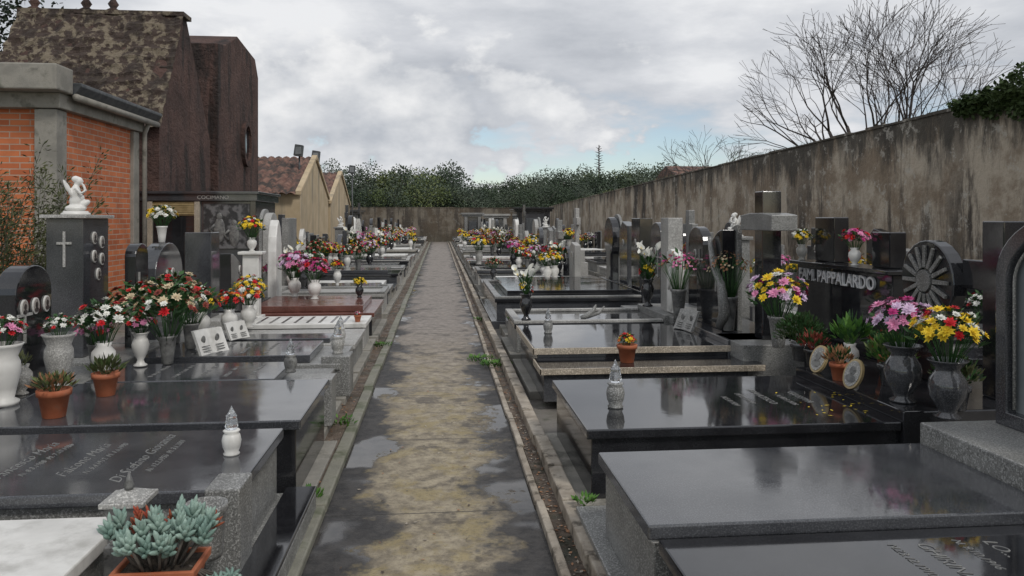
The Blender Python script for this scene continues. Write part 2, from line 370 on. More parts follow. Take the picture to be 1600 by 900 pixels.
def tomb(s,y0,y1,x0,x1,z,slabm,bodym,hs=(),extra='',plinth=.1,pl=.05,block=None,inset=None,lower=None,rail=None,blockz=.08,blockm=None,ph=None):
    kk=KN[hs[0][2]] if hs else 'no headstone'
    root=thing('grave',(s*(x0+x1)/2,(y0+y1)/2,0),f"{NAMES[slabm]} grave with {kk}{extra}",'grave','graves along the path')
    xb=x1+(block or .42)
    g=MB();g.box(s*(x0-pl),s*(xb+.03),y0-.05 if ph is None else ph[0],y1+.05 if ph is None else ph[1],0,plinth);part(root,'plinth',g,[bodym if plinth>.11 else CONC],.006)
    if lower:
        g=MB();g.box(s*(x0+.02),s*x1,lower[0]+.02,y0+.028,plinth,lower[1]-.045);part(root,'step_body',g,[bodym],.004)
        g=MB();g.box(s*x0,s*(x1+.15),lower[0],y0+.025,lower[1]-.045,lower[1]);part(root,'step_slab',g,[lower[2]],.006)
    g=MB();g.box(s*(x0+.03),s*x1,y0+.03,y1-.03,plinth,z-.055);part(root,'body',g,[bodym],.005)
    g=MB();g.box(s*x0,s*(x1-.003),y0,y1,z-.055,z);part(root,'slab',g,[slabm],.008)
    if rail:
        g=MB();w=.09
        g.box(s*x0,s*(x0+w),y0,y1,z+.001,z+.035);g.box(s*(x0+w+.001),s*(x1-.01),y0,y0+w,z+.001,z+.033);g.box(s*(x0+w+.001),s*(x1-.01),y1-w,y1,z+.001,z+.033);part(root,'border',g,[rail],.006)
    if inset:
        a,b,c,d,hz,mm=inset;g=MB();g.box(s*a,s*b,c,d,z+.001,z+hz);part(root,'inner_slab',g,[mm],.008)
    g=MB();g.box(s*x1,s*xb,y0-.01,y1+.01,plinth,z+blockz);part(root,'head_block',g,[blockm or bodym],.008)
    for (xf,y,kind,w,h,th,mat,po,cr,ed) in hs:
        headstone(root,s,xf,y,z+blockz,kind,w,h,th,mat,po,cr,ed)
    return root

# ------------------------------------------------------------ flowers / vases
def flower(g,c,d,r,m,rg,rings=3):
    c=Vector(c);d=d.normalized();u=d.cross(Vector((.3,.5,.8)));u.normalize();w=d.cross(u)
    for k in range(rings):
        n=9-k;q=r*(1-.3*k);tilt=.15+.4*k;a0=rg.random()*6
        for i in range(n):
            a=a0+2*math.pi*i/n+(rg.random()-.5)*.3;o=(u*math.cos(a)+w*math.sin(a));t=(-u*math.sin(a)+w*math.cos(a))
            dd=(o+d*tilt*(.7+.6*rg.random())).normalized();g.kite(c+d*(.08*r*k),dd,t,q*(.85+.3*rg.random()),q*.5,m)
def bouquet(cols,n,Rr,H,hr,leaves,seed,spread=1,spiky=0,dome=.8):
    rg=random.Random(seed);g=MB();mats=[LEAF]+[PET[c] for c in cols]
    for i in range(n):
        a=i*2.399+rg.random()*.5;t=((i+.5)/n)**.5*(1.65)
        rr=Rr*(.78+.36*rg.random())
        p=Vector((math.sin(t)*math.cos(a)*rr*spread,math.sin(t)*math.sin(a)*rr*spread,H+math.cos(t)*rr*dome))
        d=(p-Vector((0,0,H-Rr*.5))).normalized()
        m=1+ (rg.randrange(len(cols)) if rg.random()<.5 else (i//3)%len(cols))
        g.tube([(p.x*.1,p.y*.1,-.05),(p.x*.5,p.y*.5,H*.45),tuple(p-d*.004)],[.0025,.002,.0015],3,0)
        flower(g,p,d+Vector((rg.random()-.5,rg.random()-.5,rg.random()*.3))*.5,hr*(.65+.6*rg.random()),m,rg,3 if not spiky else 2)
        if spiky:
            for k in range(2):
                q=p+Vector((rg.random()-.5,rg.random()-.5,rg.random()-.5))*hr*4;flower(g,q,d,hr*.8,m,rg,2)
    for i in range(leaves):
        a=rg.random()*6.28;t=rg.random()*2.0;rr=Rr*(.3+.75*rg.random())
        p=Vector((math.sin(t)*math.cos(a)*rr*spread,math.sin(t)*math.sin(a)*rr*spread,H*.9+math.cos(t)*rr*dome))
        if p.z<0:p.z=.01
        d=(Vector((math.cos(a),math.sin(a),.2+rg.random()))).normalized();u=d.cross(Vector((rg.random()-.5,rg.random()-.5,.7))).normalized()
        g.kite(p,d,u,.04+.04*rg.random(),.018+.018*rg.random(),0)
    return g.mesh('bouquet',mats)
BQ={}
def bq(k):
    if k in BQ: return BQ[k]
    S=dict(
     whitered=(['white','white','red'],28,.13,.14,.031,120,1),
     mixed=(['red','cream','rust','white'],44,.19,.18,.030,210,2),
     redcream=(['cream','rust','red'],44,.17,.16,.028,190,3),
     pink=(['magenta','pink','lilac','lilac'],56,.155,.17,.036,60,4),
     yellowred=(['yellow','yellow','red','white'],52,.15,.16,.034,90,5),
     lilacyellow=(['lilac','white','yellow','magenta','pink'],56,.17,.15,.034,60,6),
     yellow=(['yellow'],28,.09,.07,.032,40,7),
     yredsmall=(['yellow','orange','red','white'],34,.12,.11,.032,60,8),
     whiteyellow=(['white','white','yellow'],34,.13,.12,.033,70,9),
     magenta=(['magenta','pink','red'],36,.13,.12,.034,60,10),
     redwhite=(['red','white','pink'],34,.12,.12,.032,70,11),
     orange=(['orange','yellow','red'],28,.10,.10,.028,60,12),
     dried=(['brown','cream','brown'],44,.13,.22,.012,10,13,1,1),
     driedpink=(['pink','brown','magenta'],44,.14,.19,.012,14,14,1,1),
     purple=(['purple','lilac','white'],32,.11,.11,.032,50,15))
    BQ[k]=bouquet(*S[k]);return BQ[k]
def calla(seed):
    rg=random.Random(seed);g=MB()
    for i in range(8):
        a=i*.9+rg.random();q=.05+.08*rg.random();h=.20+.12*rg.random()
        p=Vector((q*math.cos(a),q*math.sin(a),h));g.tube([(0,0,-.05),(p.x*.4,p.y*.4,h*.5),tuple(p)],[.004,.004,.003],4,0)
        d=Vector((math.cos(a)*.5,math.sin(a)*.5,1)).normalized();u=d.cross(Vector((0,0,1)));u.normalize();w=d.cross(u);n=8
        r0=[p+(u*math.cos(6.28*k/n)+w*math.sin(6.28*k/n))*.006 for k in range(n)]
        r1=[p+d*(.06+.035*math.cos(6.28*k/n))+(u*math.cos(6.28*k/n)+w*math.sin(6.28*k/n))*.036 for k in range(n)]
        g.add(r0+r1,[(k,(k+1)%n,n+(k+1)%n,n+k) for k in range(n)],1,True)
        g.tube([tuple(p),tuple(p+d*.05)],[.004,.003],4,2)
    for i in range(14):
        a=rg.random()*6.28;flower(g,(.07*math.cos(a),.07*math.sin(a),.06+.1*rg.random()),Vector((math.cos(a),math.sin(a),.6)),.033,[3,1,2][i%3],rg)
    for i in range(60):
        a=rg.random()*6.28;d=Vector((math.cos(a)*.6,math.sin(a)*.6,.8)).normalized();u=d.cross(Vector((0,0,1))).normalized()
        g.kite((.04*math.cos(a),.04*math.sin(a),.2*rg.random()),d,u,.10,.03,0)
    return g.mesh('bouquet',[LEAF,PET['white'],PET['yellow'],PET['red']])
BQ['calla']=calla(4)
VP_=dict(
 amphora=([(.055,0),(.06,.012),(.035,.03),(.028,.06),(.05,.10),(.072,.16),(.076,.20),(.062,.245),(.05,.265),(.068,.30),(.078,.31),(.068,.31),(.05,.27)],.30),
 bulb=([(.06,0),(.066,.01),(.04,.025),(.05,.05),(.085,.11),(.092,.16),(.085,.20),(.062,.235),(.056,.25),(.085,.285),(.098,.295),(.09,.297),(.06,.26)],.28),
 flute=([(.07,0),(.075,.02),(.05,.035),(.062,.09),(.08,.17),(.078,.22),(.066,.25),(.085,.30),(.095,.315),(.085,.317),(.066,.27)],.30),
 round_=([(.05,0),(.055,.01),(.03,.03),(.06,.07),(.085,.13),(.08,.18),(.05,.22),(.06,.25),(.052,.25),(.04,.22)],.24),
 cone=([(.035,0),(.04,.005),(.048,.08),(.062,.19),(.07,.20),(.07,.215),(.06,.215),(.05,.18)],.21),
 pot=([(.055,0),(.058,.004),(.078,.12),(.088,.122),(.09,.155),(.08,.157),(.074,.14),(.01,.138)],.14))
VM={}
MN={MARB:'white marble',BLACK:'black stone',DARK:'dark granite',GREY:'grey granite',TERR:'terracotta',PEWTER:'grey metal',GOLD:'bronze',LGREY:'pale stone'}
BN=dict(whitered='white and red flowers',mixed='mixed red and cream flowers',redcream='faded cream and rust flowers',pink='pink and lilac chrysanthemums',yellowred='yellow and red flowers',
 lilacyellow='lilac and yellow chrysanthemums',yellow='yellow flowers',yredsmall='yellow and orange flowers',whiteyellow='white and yellow flowers',magenta='magenta flowers',redwhite='red and white flowers',
 orange='orange flowers',dried='dried brown flowers',driedpink='dried pink flowers',purple='purple flowers',calla='white calla lilies')
def vase(vk,vm,bk,loc,sc=1,bs=1,group='flower vases on the graves',rot=None,vs=(1,1,1)):
    key=(vk,vm.name)
    if key not in VM:
        g=MB();g.lathe(VP_[vk][0],n=20);VM[key]=g.mesh('vase',[vm])
    rot=rng.random()*6 if rot is None else rot
    root=thing('flower_vase' if vk!='pot' else 'potted_plant',loc,f"{MN[vm]} {'pot' if vk=='pot' else 'vase'} of {BN[bk]} on a grave",'flower vase' if vk!='pot' else 'potted plant',group,rot,sc)
    obj('vase' if vk!='pot' else 'pot',VM[key],root,sc=vs)
    obj('bouquet',bq(bk),root,(0,0,VP_[vk][1]*vs[2]-.02),sc=(bs,bs,bs))
    return root
LM={}
def lantern(loc,mat=GREY,sc=1,lab='grey stone grave lantern with crystal flame top'):
    if mat.name not in LM:
        g=MB();g.lathe([(.045,0),(.05,.01),(.04,.02),(.052,.05),(.058,.09),(.05,.125),(.04,.135),(.052,.15),(.045,.156)],n=16)
        f=MB();f.lathe([(.03,.157),(.04,.175),(.036,.2),(.03,.225),(.033,.24),(.018,.265),(.008,.285),(.002,.30)],n=8,sm=False)
        LM[mat.name]=(g.mesh('lamp_base',[mat]),f.mesh('flame_shade',[CRYS]))
    r_=thing('grave_lantern',loc,lab,'lantern','lanterns on the graves',0,sc)
    obj('lamp_base',LM[mat.name][0],r_);obj('flame_shade',LM[mat.name][1],r_)
def statue_mesh():
    g=MB();E=g.ell
    E((0,0,.03),(.075,.06,.03));E((0,0,.085),(.045,.04,.07));E((.045,0,.06),(.06,.03,.028),rot=Matrix.Rotation(-.5,3,'Y'));E((.03,0,.11),(.03,.03,.03))
    E((0,0,.15),(.036,.042,.06));E((.02,0,.235),(.03,.027,.034));E((.045,0,.232),(.01,.007,.008));E((.005,0,.2),(.02,.02,.03));E((.0,0,.25),(.03,.029,.026))
    g.tube([(0,.038,.185),(.035,.05,.14),(.065,.02,.165),(.05,.01,.21)],[.014,.012,.010,.010],8)
    g.tube([(0,-.038,.185),(.035,-.05,.14),(.065,-.02,.165),(.05,-.01,.21)],[.014,.012,.010,.010],8)
    for s in(1,-1):
        E((-.045,s*.03,.17),(.012,.028,.06),rot=Matrix.Rotation(-.35,3,'Y'));E((-.065,s*.045,.20),(.01,.02,.05),rot=Matrix.Rotation(-.3,3,'Y'))
    return g.mesh('figure',[MARB])
SM=statue_mesh()
def statue(loc,rot,sc,lab='small white marble kneeling angel statue on a gravestone'):
    r_=thing('angel_statue',loc,lab,'statue','angel statues on the graves',rot,sc)
    g=MB();g.lathe([(.1,0),(.1,.012),(.085,.02),(.085,.03)],n=20)
    obj('base',g.mesh('base',[MARB]),r_)
    o=obj('figure',SM,r_,(0,0,.02));m=o.modifiers.new('r','REMESH');m.mode='VOXEL';m.voxel_size=.006;m.use_smooth_shade=True
    m=o.modifiers.new('s','SMOOTH');m.iterations=2

# ------------------------------------------------------------ RIGHT SIDE NEAR
t=tomb(1,1.5,2.692,.78,2.3,.455,BLACK,DARK,(),' and pale inscription',plinth=.1,block=.9,blockm=GREY)
for (b,x,y,sz) in [('N.23.12.1910',1.58,2.45,.045),('GHIRINA',1.69,2.43,.07),('N. 9.10.1916',1.83,2.47,.045),('LO...',1.94,2.5,.07)]:
    text(t,b,(x,y,.4562),sz,(0,0,R(-90)),shear=.3)
t=tomb(1,2.70,3.58,.745,2.36,.50,DARK,GREY,(),' beside a stepped platform',plinth=.12,ph=(2.6,3.92),pl=.045,block=.9,blockz=.10,blockm=GREY)
g=MB();g.box(.76,2.36,2.71,3.56,.43,.4445);part(t,'moulding',g,[LGREY],.004)
AX=2.72;AY=3.10
ar=thing('arched_headstone',(AX+.1,AY,.60),'black granite arched headstone frame with frosted panel','headstone')
g=MB()
def archpts(w,zb,zs,ze,yc=AY,n=20): return [(yc-w,zb),(yc+w,zb)]+[(yc+w*math.cos(math.pi*i/n),zs+(ze-zs)*math.sin(math.pi*i/n)) for i in range(n+1)]
po=archpts(.44,.60,1.32,1.63);pi_=archpts(.365,.67,1.30,1.56)
n=len(po);vs=[(AX,a,b) for a,b in po]+[(AX,a,b) for a,b in pi_]+[(AX+.2,a,b) for a,b in po]+[(AX+.2,a,b) for a,b in pi_]
fs=[]
for i in range(n):
    j=(i+1)%n;fs+=[(i,n+i,n+j,j),(2*n+i,2*n+j,3*n+j,3*n+i),(i,j,2*n+j,2*n+i),(n+i,3*n+i,3*n+j,n+j)]
g.add(vs,fs);part(ar,'frame',g,[DARK],.006)
g=MB();g.prism([(a,b) for a,b in archpts(.368,.665,1.30,1.563)],AX+.05,AX+.09,'x');part(ar,'panel',g,[FROST])
g=MB();g.tube([(AX+.03,a,b) for a,b in archpts(.35,.685,1.295,1.54)[1:]]+[(AX+.03,AY-.35,.685)],[.008],5);part(ar,'trim',g,[LGREY])
t=tomb(1,4.14,5.45,.80,2.62,.45,BLACK,BLACK,[(3.28,4.92,'disc',.56,.95,.10,BLACK,0,False,None),(3.35,4.38,'cross',.55,1.08,.16,BLACK,0,False,None)],' beside a flower ledge',plinth=.06,block=1.05,blockz=.06,blockm=BLACK)
for b,x,y,sz in [('N.5.4.1924',1.83,4.72,.055),('M.12.3.1998',1.95,4.78,.055),('FRANCESCO',2.08,4.82,.07),('N.18.5.1926',2.2,4.72,.055),('GIUSEPPA',2.32,4.78,.07)]:
    text(t,b,(x,y,.4512),sz,(0,0,R(-90)),shear=.3)
sun=thing('sunburst_ornament',(3.27,4.92,1.185),'carved grey sunburst emblem on a black disc headstone','ornament')
g=MB()
for i in range(16):
    a=2*math.pi*i/16;cy,cz=4.92,1.185
    def q(r,aa): return (cy+r*math.cos(aa),cz+r*math.sin(aa))
    g.prism([q(.09,a-.17),q(.24,a-.05),q(.24,a+.05),q(.09,a+.17)],3.262,3.279,'x')
g.prism([(4.92+.075*math.cos(6.283*i/24),1.185+.075*math.sin(6.283*i/24)) for i in range(24)],3.255,3.279,'x')
part(sun,'rays',g,[GREY],.002)
fw=thing('family_gravestone',(3.4,6.2,0),'black granite family gravestone with raised metal name letters','headstone')
g=MB();g.box(3.40,3.62,5.5,7.05,.5,1.18);part(fw,'name_wall',g,[BLACK],.008)
g=MB();g.box(3.2,3.7,5.46,7.1,.0,.5);g.box(3.34,3.66,5.47,7.09,1.181,1.215);part(fw,'base',g,[BLACK],.006)
g=MB();g.box(3.5,3.64,6.55,6.9,1.216,1.62);part(fw,'stele',g,[BLACK],.008)
g=MB();g.box(3.5,3.64,5.7,5.95,1.216,1.5);part(fw,'stele',g,[BLACK],.008)
text(fw,'FAM. PAPPALARDO',(3.385,6.34,1.09),.148,(R(90),0,R(-90)),BRONZ,ext=.010,off=.002,name='lettering')
t=tomb(1,6.80,8.30,.84,2.62,.45,BLACK,DARK,[(2.78,7.75,'wave',.75,1.0,.14,BLACK,0,True,GREY)],' with beige edges',plinth=.08,lower=(6.32,.36,BLACK),block=.75,blockz=.05,blockm=DARK)
g=MB();g.box(.825,2.7,6.785,6.798,.395,.452);g.box(.825,.838,6.785,8.3,.394,.4515);part(t,'edge_strip',g,[TAN],.003)
g=MB();g.box(.825,2.76,6.305,6.318,.31,.362);g.box(.825,.838,6.305,6.78,.309,.3615);part(t,'edge_strip',g,[TAN],.003)
g=MB();g.tube([(2.76,7.36,.55),(2.74,7.2,.7),(2.74,7.28,.95),(2.74,7.5,1.15),(2.74,7.62,1.42)],[.05,.055,.045,.035,.02],8);part(t,'scroll',g,[GREY])
cs=thing('cross_stele',(3.0,6.9,0),'tall black granite pillar cross with grey arms','gravestone')
g=MB();g.box(2.93,3.11,6.76,6.94,.5,1.86);part(cs,'shaft',g,[BLACK],.008)
g=MB();g.prism([(6.50,1.50),(7.20,1.50),(7.20,1.64),(7.0,1.66),(6.7,1.66),(6.50,1.64)],2.90,3.14,'x');part(cs,'arm',g,[GREY],.008)
g=MB();g.box(2.64,3.3,6.5,7.2,0,.5);part(cs,'base',g,[GREY],.008)
ps=thing('relief_stele',(2.75,8.8,0),'pale granite stele with white marble relief figure','gravestone')
g=MB();g.box(2.68,2.86,8.85,9.15,.5,1.62);part(ps,'stele',g,[LGREY],.008)
g=MB();g.prism([(8.48,.52),(8.84,.52),(8.84,1.22),(8.7,1.26),(8.48,1.2)],2.66,2.76,'x');part(ps,'relief_panel',g,[MARB],.01)
g=MB();g.ell((2.655,8.68,1.10),(.03,.04,.05));g.ell((2.655,8.67,.92),(.035,.06,.15));g.ell((2.655,8.66,.7),(.035,.08,.16));g.tube([(2.64,8.62,1.0),(2.62,8.56,.9),(2.62,8.62,.8)],[.02,.018,.015],6);part(ps,'relief_figure',g,[MARB])
g=MB();g.box(2.6,3.1,8.4,9.25,0,.5);part(ps,'base',g,[GREY],.008)
tomb(1,8.55,9.75,.83,2.55,.43,BLACK,GREY,[(3.2,9.4,'arch',.55,1.0,.12,BLACK,1,True,None)],'',rail=LGREY,block=.8)
tomb(1,11.2,14.3,.80,3.0,.44,BLACK,DARK,[(3.02,13.6,'disc',.7,1.12,.14,BLACK,0,False,GREY),(3.05,12.6,'slant',.55,1.05,.14,DARK,1,False,None),(3.0,11.6,'rect',.5,1.1,.2,BLACK,1,False,None)],' in two wide tiers',plinth=.12,inset=(1.0,2.9,11.4,14.1,.10,BLACK),rail=GREY,block=.6)
tomb(1,10.0,10.9,.9,2.6,.28,DARK,GREY,[(3.0,10.5,'arch',.5,1.2,.12,DARK,1,True,None)],'')
def book(loc,rotz,sc,mat=MARB,lab='open white marble book with oval portraits leaning'):
    r_=thing('memorial_book',loc,lab,'memorial book',None,rotz,sc)
    g=MB();
    for s in(1,-1):
        vs=[(0,0,0),(s*.16,-.03,.0),(s*.16,.06,.2),(0,.09,.2),(0,.03,-.0),(s*.16,.0,0),(s*.16,.09,.2),(0,.12,.2)]
        fs=[(0,1,2,3),(7,6,5,4),(0,4,5,1),(1,5,6,2),(2,6,7,3)];g.add(vs,fs if s>0 else [f[::-1] for f in fs])
    obj('pages',g.mesh('pages',[mat]),r_);
    for s in(1,-1):
        g=MB();g.ell((s*.08,.031,.12),(.026,.006,.036));obj('portrait',g.mesh('portrait',[PEWTER]),r_)
        g=MB()
        for k in range(3): g.box(s*.08-.045,s*.08+.045,.0005+.009*k-.018,.006+.009*k-.018,.024+.02*k,.030+.02*k)
        obj('lettering',g.mesh('lettering',[PEWTER]),r_)
book((2.52,7.75,.46),R(-75),1.0,LGREY)
book((-1.95,6.85,.45),R(62),1.0);book((-1.95,7.7,.44),R(62),.8)
h=thing('stone_sculpture',(1.75,8.9,.43),'small grey curved stone hand sculpture on a grave','sculpture')
g=MB();g.tube([(1.65,8.9,.44),(1.72,8.9,.47),(1.80,8.9,.53),(1.83,8.9,.60)],[.03,.035,.03,.008],8);g.tube([(1.72,8.9,.46),(1.86,8.9,.5),(1.93,8.9,.58)],[.03,.022,.008],8);part(h,'form',g,[GREY])
lantern((1.07,4.62,.45),GREY,.98)
lantern((1.09,7.7,.45),GREY,.85)
vase('bulb',DARK,'pink',(2.76,4.36,.51),1.15,.95)
vase('bulb',DARK,'yellowred',(2.78,3.98,.51),1.08,1.05)
vase('cone',GREY,'lilacyellow',(2.87,6.3,.51),1.25,1.1)
vase('cone',PEWTER,'dried',(2.82,7.3,.51),1.3,1.1,vs=(1,1,1.2))
vase('cone',PEWTER,'driedpink',(2.62,8.25,.5),1.3,1.15,vs=(1,1,1.2))
vase('amphora',BLACK,'calla',(.97,8.62,.465),.95,1)
vase('amphora',BLACK,'calla',(2.6,9.45,.51),1.1,1.2)
vase('pot',TERR,'orange',(1.62,6.55,.36),1.0,.7)
vase('round_',MARB,'magenta',(3.44,6.1,1.216),.6,1.3);vase('round_',MARB,'whiteyellow',(3.42,7.0,1.216),.6,1.2)
def shrubpot(loc,mat,leafmat,rad,h,n,leaf,lab,potk='pot',psc=1,name='potted_plant'):
    r_=thing(name,loc,lab,'potted plant')
    g=MB();g.lathe(VP_[potk][0],n=18,sc=psc);obj('pot',g.mesh('pot',[mat]),r_)
    zt=VP_[potk][1]*psc;rg=random.Random(int(loc[0]*991+loc[1]*77));g=MB()
    for i in range(n):
        a=rg.random()*6.28;t=math.acos(1-rg.random()*1.1);q=rad*(.35+.65*rg.random()**.5)
        p=Vector((math.sin(t)*math.cos(a)*q,math.sin(t)*math.sin(a)*q,zt+h*.25+math.cos(t)*q*h/rad*.75))
        d=(p-Vector((0,0,zt-.03))).normalized()+Vector((rg.random()-.5,rg.random()-.5,rg.random()-.3))*.7;d.normalize();u=d.cross(Vector((rg.random()-.5,rg.random()-.5,.8))).normalized()
        g.kite(p,d,u,leaf*(.6+.8*rg.random()),leaf*.4,rg.randrange(len(leafmat)))
    for i in range(14):
        a=i*.45;g.tube([(0,0,zt*.8),(math.cos(a)*rad*.5,math.sin(a)*rad*.5,zt+h*.5)],[.004,.002],3,0)
    obj('foliage',g.mesh('foliage',leafmat),r_)
shrubpot((2.80,5.75,.5),DARK,[LEAF,IVY],.19,.24,1200,.035,'bushy dark green conifer shrub in a stone pot','pot',.9)
shrubpot((2.98,5.35,.51),MARB,[FERN,FERN,LEAF],.13,.15,110,.09,'broad-leaved bright green plant in a white pot','round_',.75)
shrubpot((2.78,5.5,.51),BLACK,[PET['rust'],LEAF],.10,.12,200,.05,'dark red leafy plant in a black pot','pot',.8)
shrubpot((2.70,4.98,.51),TERR,[PET['brown'],LEAF],.08,.1,160,.05,'small terracotta pot with withered plant','pot',.75)
shrubpot((2.95,4.80,.51),DARK,[FERN,LEAF,TREEY],.14,.2,500,.05,'feathery green shrub in a dark stone pot','pot',.9)
shrubpot((3.15,5.15,.51),TERR,[SUCCR,LEAF],.12,.16,240,.05,'red-leaved poinsettia in a terracotta pot','pot',.9)
shrubpot((2.95,4.15,.51),DARK,[LEAF,OLIVE],.12,.16,300,.05,'dark leafy plant in a stone pot','pot',.9)
def ovalphoto(loc,rot):
    r_=thing('portrait_frame',loc,'oval gilt-framed memorial portrait leaning among plants','portrait frame','oval portraits',rot)
    def el(rx,rz,x0,x1):
        g=MB();g.prism([(rx*math.cos(6.283*i/28),.1+rz*math.sin(6.283*i/28)) for i in range(28)],x0,x1,'x');return g
    obj('frame',el(.065,.10,-.012,.012).mesh('frame',[GOLD]),r_);obj('photo',el(.052,.085,-.016,-.012).mesh('photo',[LGREY]),r_)
    g=MB();g.prism([(.022*math.cos(6.283*i/20),.12+.03*math.sin(6.283*i/20)) for i in range(20)],-.019,-.016,'x');g.prism([(.036*math.cos(6.283*i/20),.068+.026*math.sin(6.283*i/20)) for i in range(20)],-.0185,-.016,'x');obj('face',g.mesh('face',[PEWTER]),r_)
    r_.rotation_euler=(R(8),R(18),rot)
ovalphoto((2.66,5.25,.51),R(25));ovalphoto((2.62,4.72,.51),R(25))
g=MB()
for i in range(26):
    a=rng.random()*6.28;g.kite((2.2+.4*rng.random(),4.3+.6*rng.random(),.453),Vector((math.cos(a),math.sin(a),.1)),Vector((-math.sin(a),math.cos(a),0)),.03*rng.random()+.01,.012)
o=obj('fallen_petals',g.mesh('fallen_petals',[PET['yellow']]));o['kind']='stuff';o['label']='yellow petals fallen on black slab';o['category']='petals'

# ------------------------------------------------------------ LEFT SIDE NEAR
t=tomb(-1,1.9,3.14,1.22,2.7,.44,MARB,LGREY,(),' stained by water',plinth=.1,pl=.3)
g=MB();g.box(-.93,-1.21,2.2,3.14,.1,.30);part(t,'step',g,[LGREY],.008)
t=tomb(-1,3.22,4.15,.82,2.7,.50,DARK,GREY,[(2.8,3.7,'arch',.6,.8,.12,BLACK,2,False,None)],' and cursive inscription',plinth=.14,ph=(2.75,4.2),pl=.16,blockz=.02)
g=MB();g.box(-.66,-.82,2.75,4.22,.141,.165);part(t,'ledge',g,[BLACK],.005)
g=MB();g.box(-.808,-.95,3.21,3.42,.15,.506);part(t,'corner_block',g,[GREY],.008)
for b,x,y,sz in [('Falcone',2.02,3.55,.085),('Francesco Maria',1.88,3.68,.085),('N. 8.3.1908  M. 7.10.1986',1.79,3.7,.045),('Falcone Maria',1.62,3.68,.085),('N. 5.4.1912  M. 1.6.1990',1.53,3.7,.045),('Di Stefano Giovanna',1.36,3.70,.085),('N. 12.2.1936  M. 3.1.2001',1.27,3.72,.045)]:
    text(t,b,(-x,y,.5012),sz,(0,0,R(90)),shear=.6)
tomb(-1,4.30,5.40,.76,2.55,.50,DARK,BLACK,[(2.82,4.7,'arch',.62,.85,.14,BLACK,3,True,None)],' with polished sides',plinth=.06,block=.6,blockz=.0)
def dashes(root,x0,x1,y0,y1,z,rows,mat=ENGR,s=-1):
    g=MB();rg=random.Random(int(y0*100))
    for k in range(rows):
        x=x0+(x1-x0)*(k+.5)/rows;y=y0+.04
        while y<y1-.06:
            w=.012+.016*rg.random();h=.028
            if rg.random()<.85:
                g.box(s*(x-h/2),s*(x+h/2),y,y+.005,z,z+.002)
                if rg.random()<.7:g.box(s*(x-h/2*rg.choice((-1,0,1))),s*(x-h/2*rg.choice((-1,0,1))-.005),y+.006,y+w,z,z+.002)
                if rg.random()<.5:g.box(s*(x-h/2),s*(x+h/2),y+w,y+w+.005,z,z+.002)
            y+=w+.018
    part(root,'inscription',g,[mat])
t=tomb(-1,5.46,6.42,.86,2.55,.38,GREY,GREY,[(2.85,5.72,'arch',.48,.85,.14,BLACK,3,True,None)],'',inset=(1.19,2.5,5.68,6.36,.07,DARK),block=.8,blockz=.05)
dashes(t,1.3,2.2,5.75,6.3,.451,5)
g=MB();g.box(-.78,-1.02,5.66,5.9,.1,.44);part(t,'corner_block',g,[GREY],.008)
t=tomb(-1,6.6,7.55,.84,2.6,.38,GREY,GREY,[(3.0,7.05,'rect',.5,1.18,.3,DARK,0,False,None),(2.75,7.42,'arch',.3,.95,.1,BLACK,0,True,None)],'',inset=(1.1,2.5,6.66,7.45,.07,DARK),block=.8,blockz=.05)
dashes(t,1.2,2.2,6.75,7.4,.451,5)
g=MB();g.box(-.76,-1.0,6.62,6.88,.1,.44);part(t,'corner_block',g,[GREY],.008)
for hs in [o for o in t.children if o.name.startswith('headstone')][:1]:
    for (dy,z) in [(-.08,1.44),(.07,1.40),(-.08,1.28),(.07,1.25),(.0,1.12)]: portrait(t,hs,-2.999,7.08+dy,z,-1,.042)
    g=MB();g.box(-3.14,-3.16,6.788,6.799,1.2,1.5);g.box(-3.09,-3.21,6.787,6.799,1.39,1.41);part(t,'cross',g,[LGREY],parent=hs)
    g=MB();g.box(-2.96,-3.34,6.77,7.33,1.612,1.64);part(t,'cap',g,[LGREY],.004,parent=hs)
statue((-3.15,7.0,1.64),R(20),1.15)
t=tomb(-1,7.75,8.85,.84,2.5,.36,LGREY,GREY,[(2.8,8.3,'arch',.8,.95,.16,DARK,2,False,None)],'',inset=(1.1,2.4,7.85,8.2,.05,DARK),block=.7,blockz=.05)
t=tomb(-1,9.0,9.75,.85,2.4,.40,MARB,LGREY,[(2.65,9.4,'rect',.34,1.0,.3,DARK,0,False,None)],' with dark stripes',block=.7,blockz=.05)
g=MB()
for i in range(9): g.box(-1.1-i*.14,-1.13-i*.14,9.1,9.65,.4,.404)
part(t,'stripes',g,[DARK])
tomb(-1,10.0,11.7,.84,2.5,.40,REDG,BLACK,[(2.75,10.9,'wave',.9,.7,.14,BLACK,1,False,None)],' on a black base',inset=(1.0,2.4,10.15,11.5,.08,REDG),block=.6,blockz=.05)
vase('flute',MARB,'redwhite',(-2.58,4.82,.5),1.15,.8)
vase('flute',LGREY,'whitered',(-2.50,5.32,.5),1.1,.6)
vase('round_',MARB,'whitered',(-2.46,5.9,.45),1.0,1.35)
vase('amphora',MARB,'redwhite',(-2.33,6.25,.455),.85,1.0)
vase('cone',PEWTER,'mixed',(-2.15,6.32,.455),1.05,1.25)
vase('cone',PEWTER,'redcream',(-2.2,7.05,.455),1.05,1.2)
vase('cone',PEWTER,'redcream',(-2.55,6.8,.455),1.05,1.3)
vase('cone',PEWTER,'mixed',(-2.45,7.4,.455),1.05,1.3)
vase('cone',PEWTER,'redwhite',(-2.62,6.15,.455),.9,1.1)
vase('round_',MARB,'yredsmall',(-2.2,8.3,.41),1.0,1.1)
vase('round_',MARB,'whiteyellow',(-2.42,8.1,.41),1.0,1.1)
vase('round_',MARB,'yredsmall',(-2.1,8.7,.41),1.0,1.2)
vase('round_',MARB,'yellowred',(-2.2,9.2,.41),1.0,1.1)
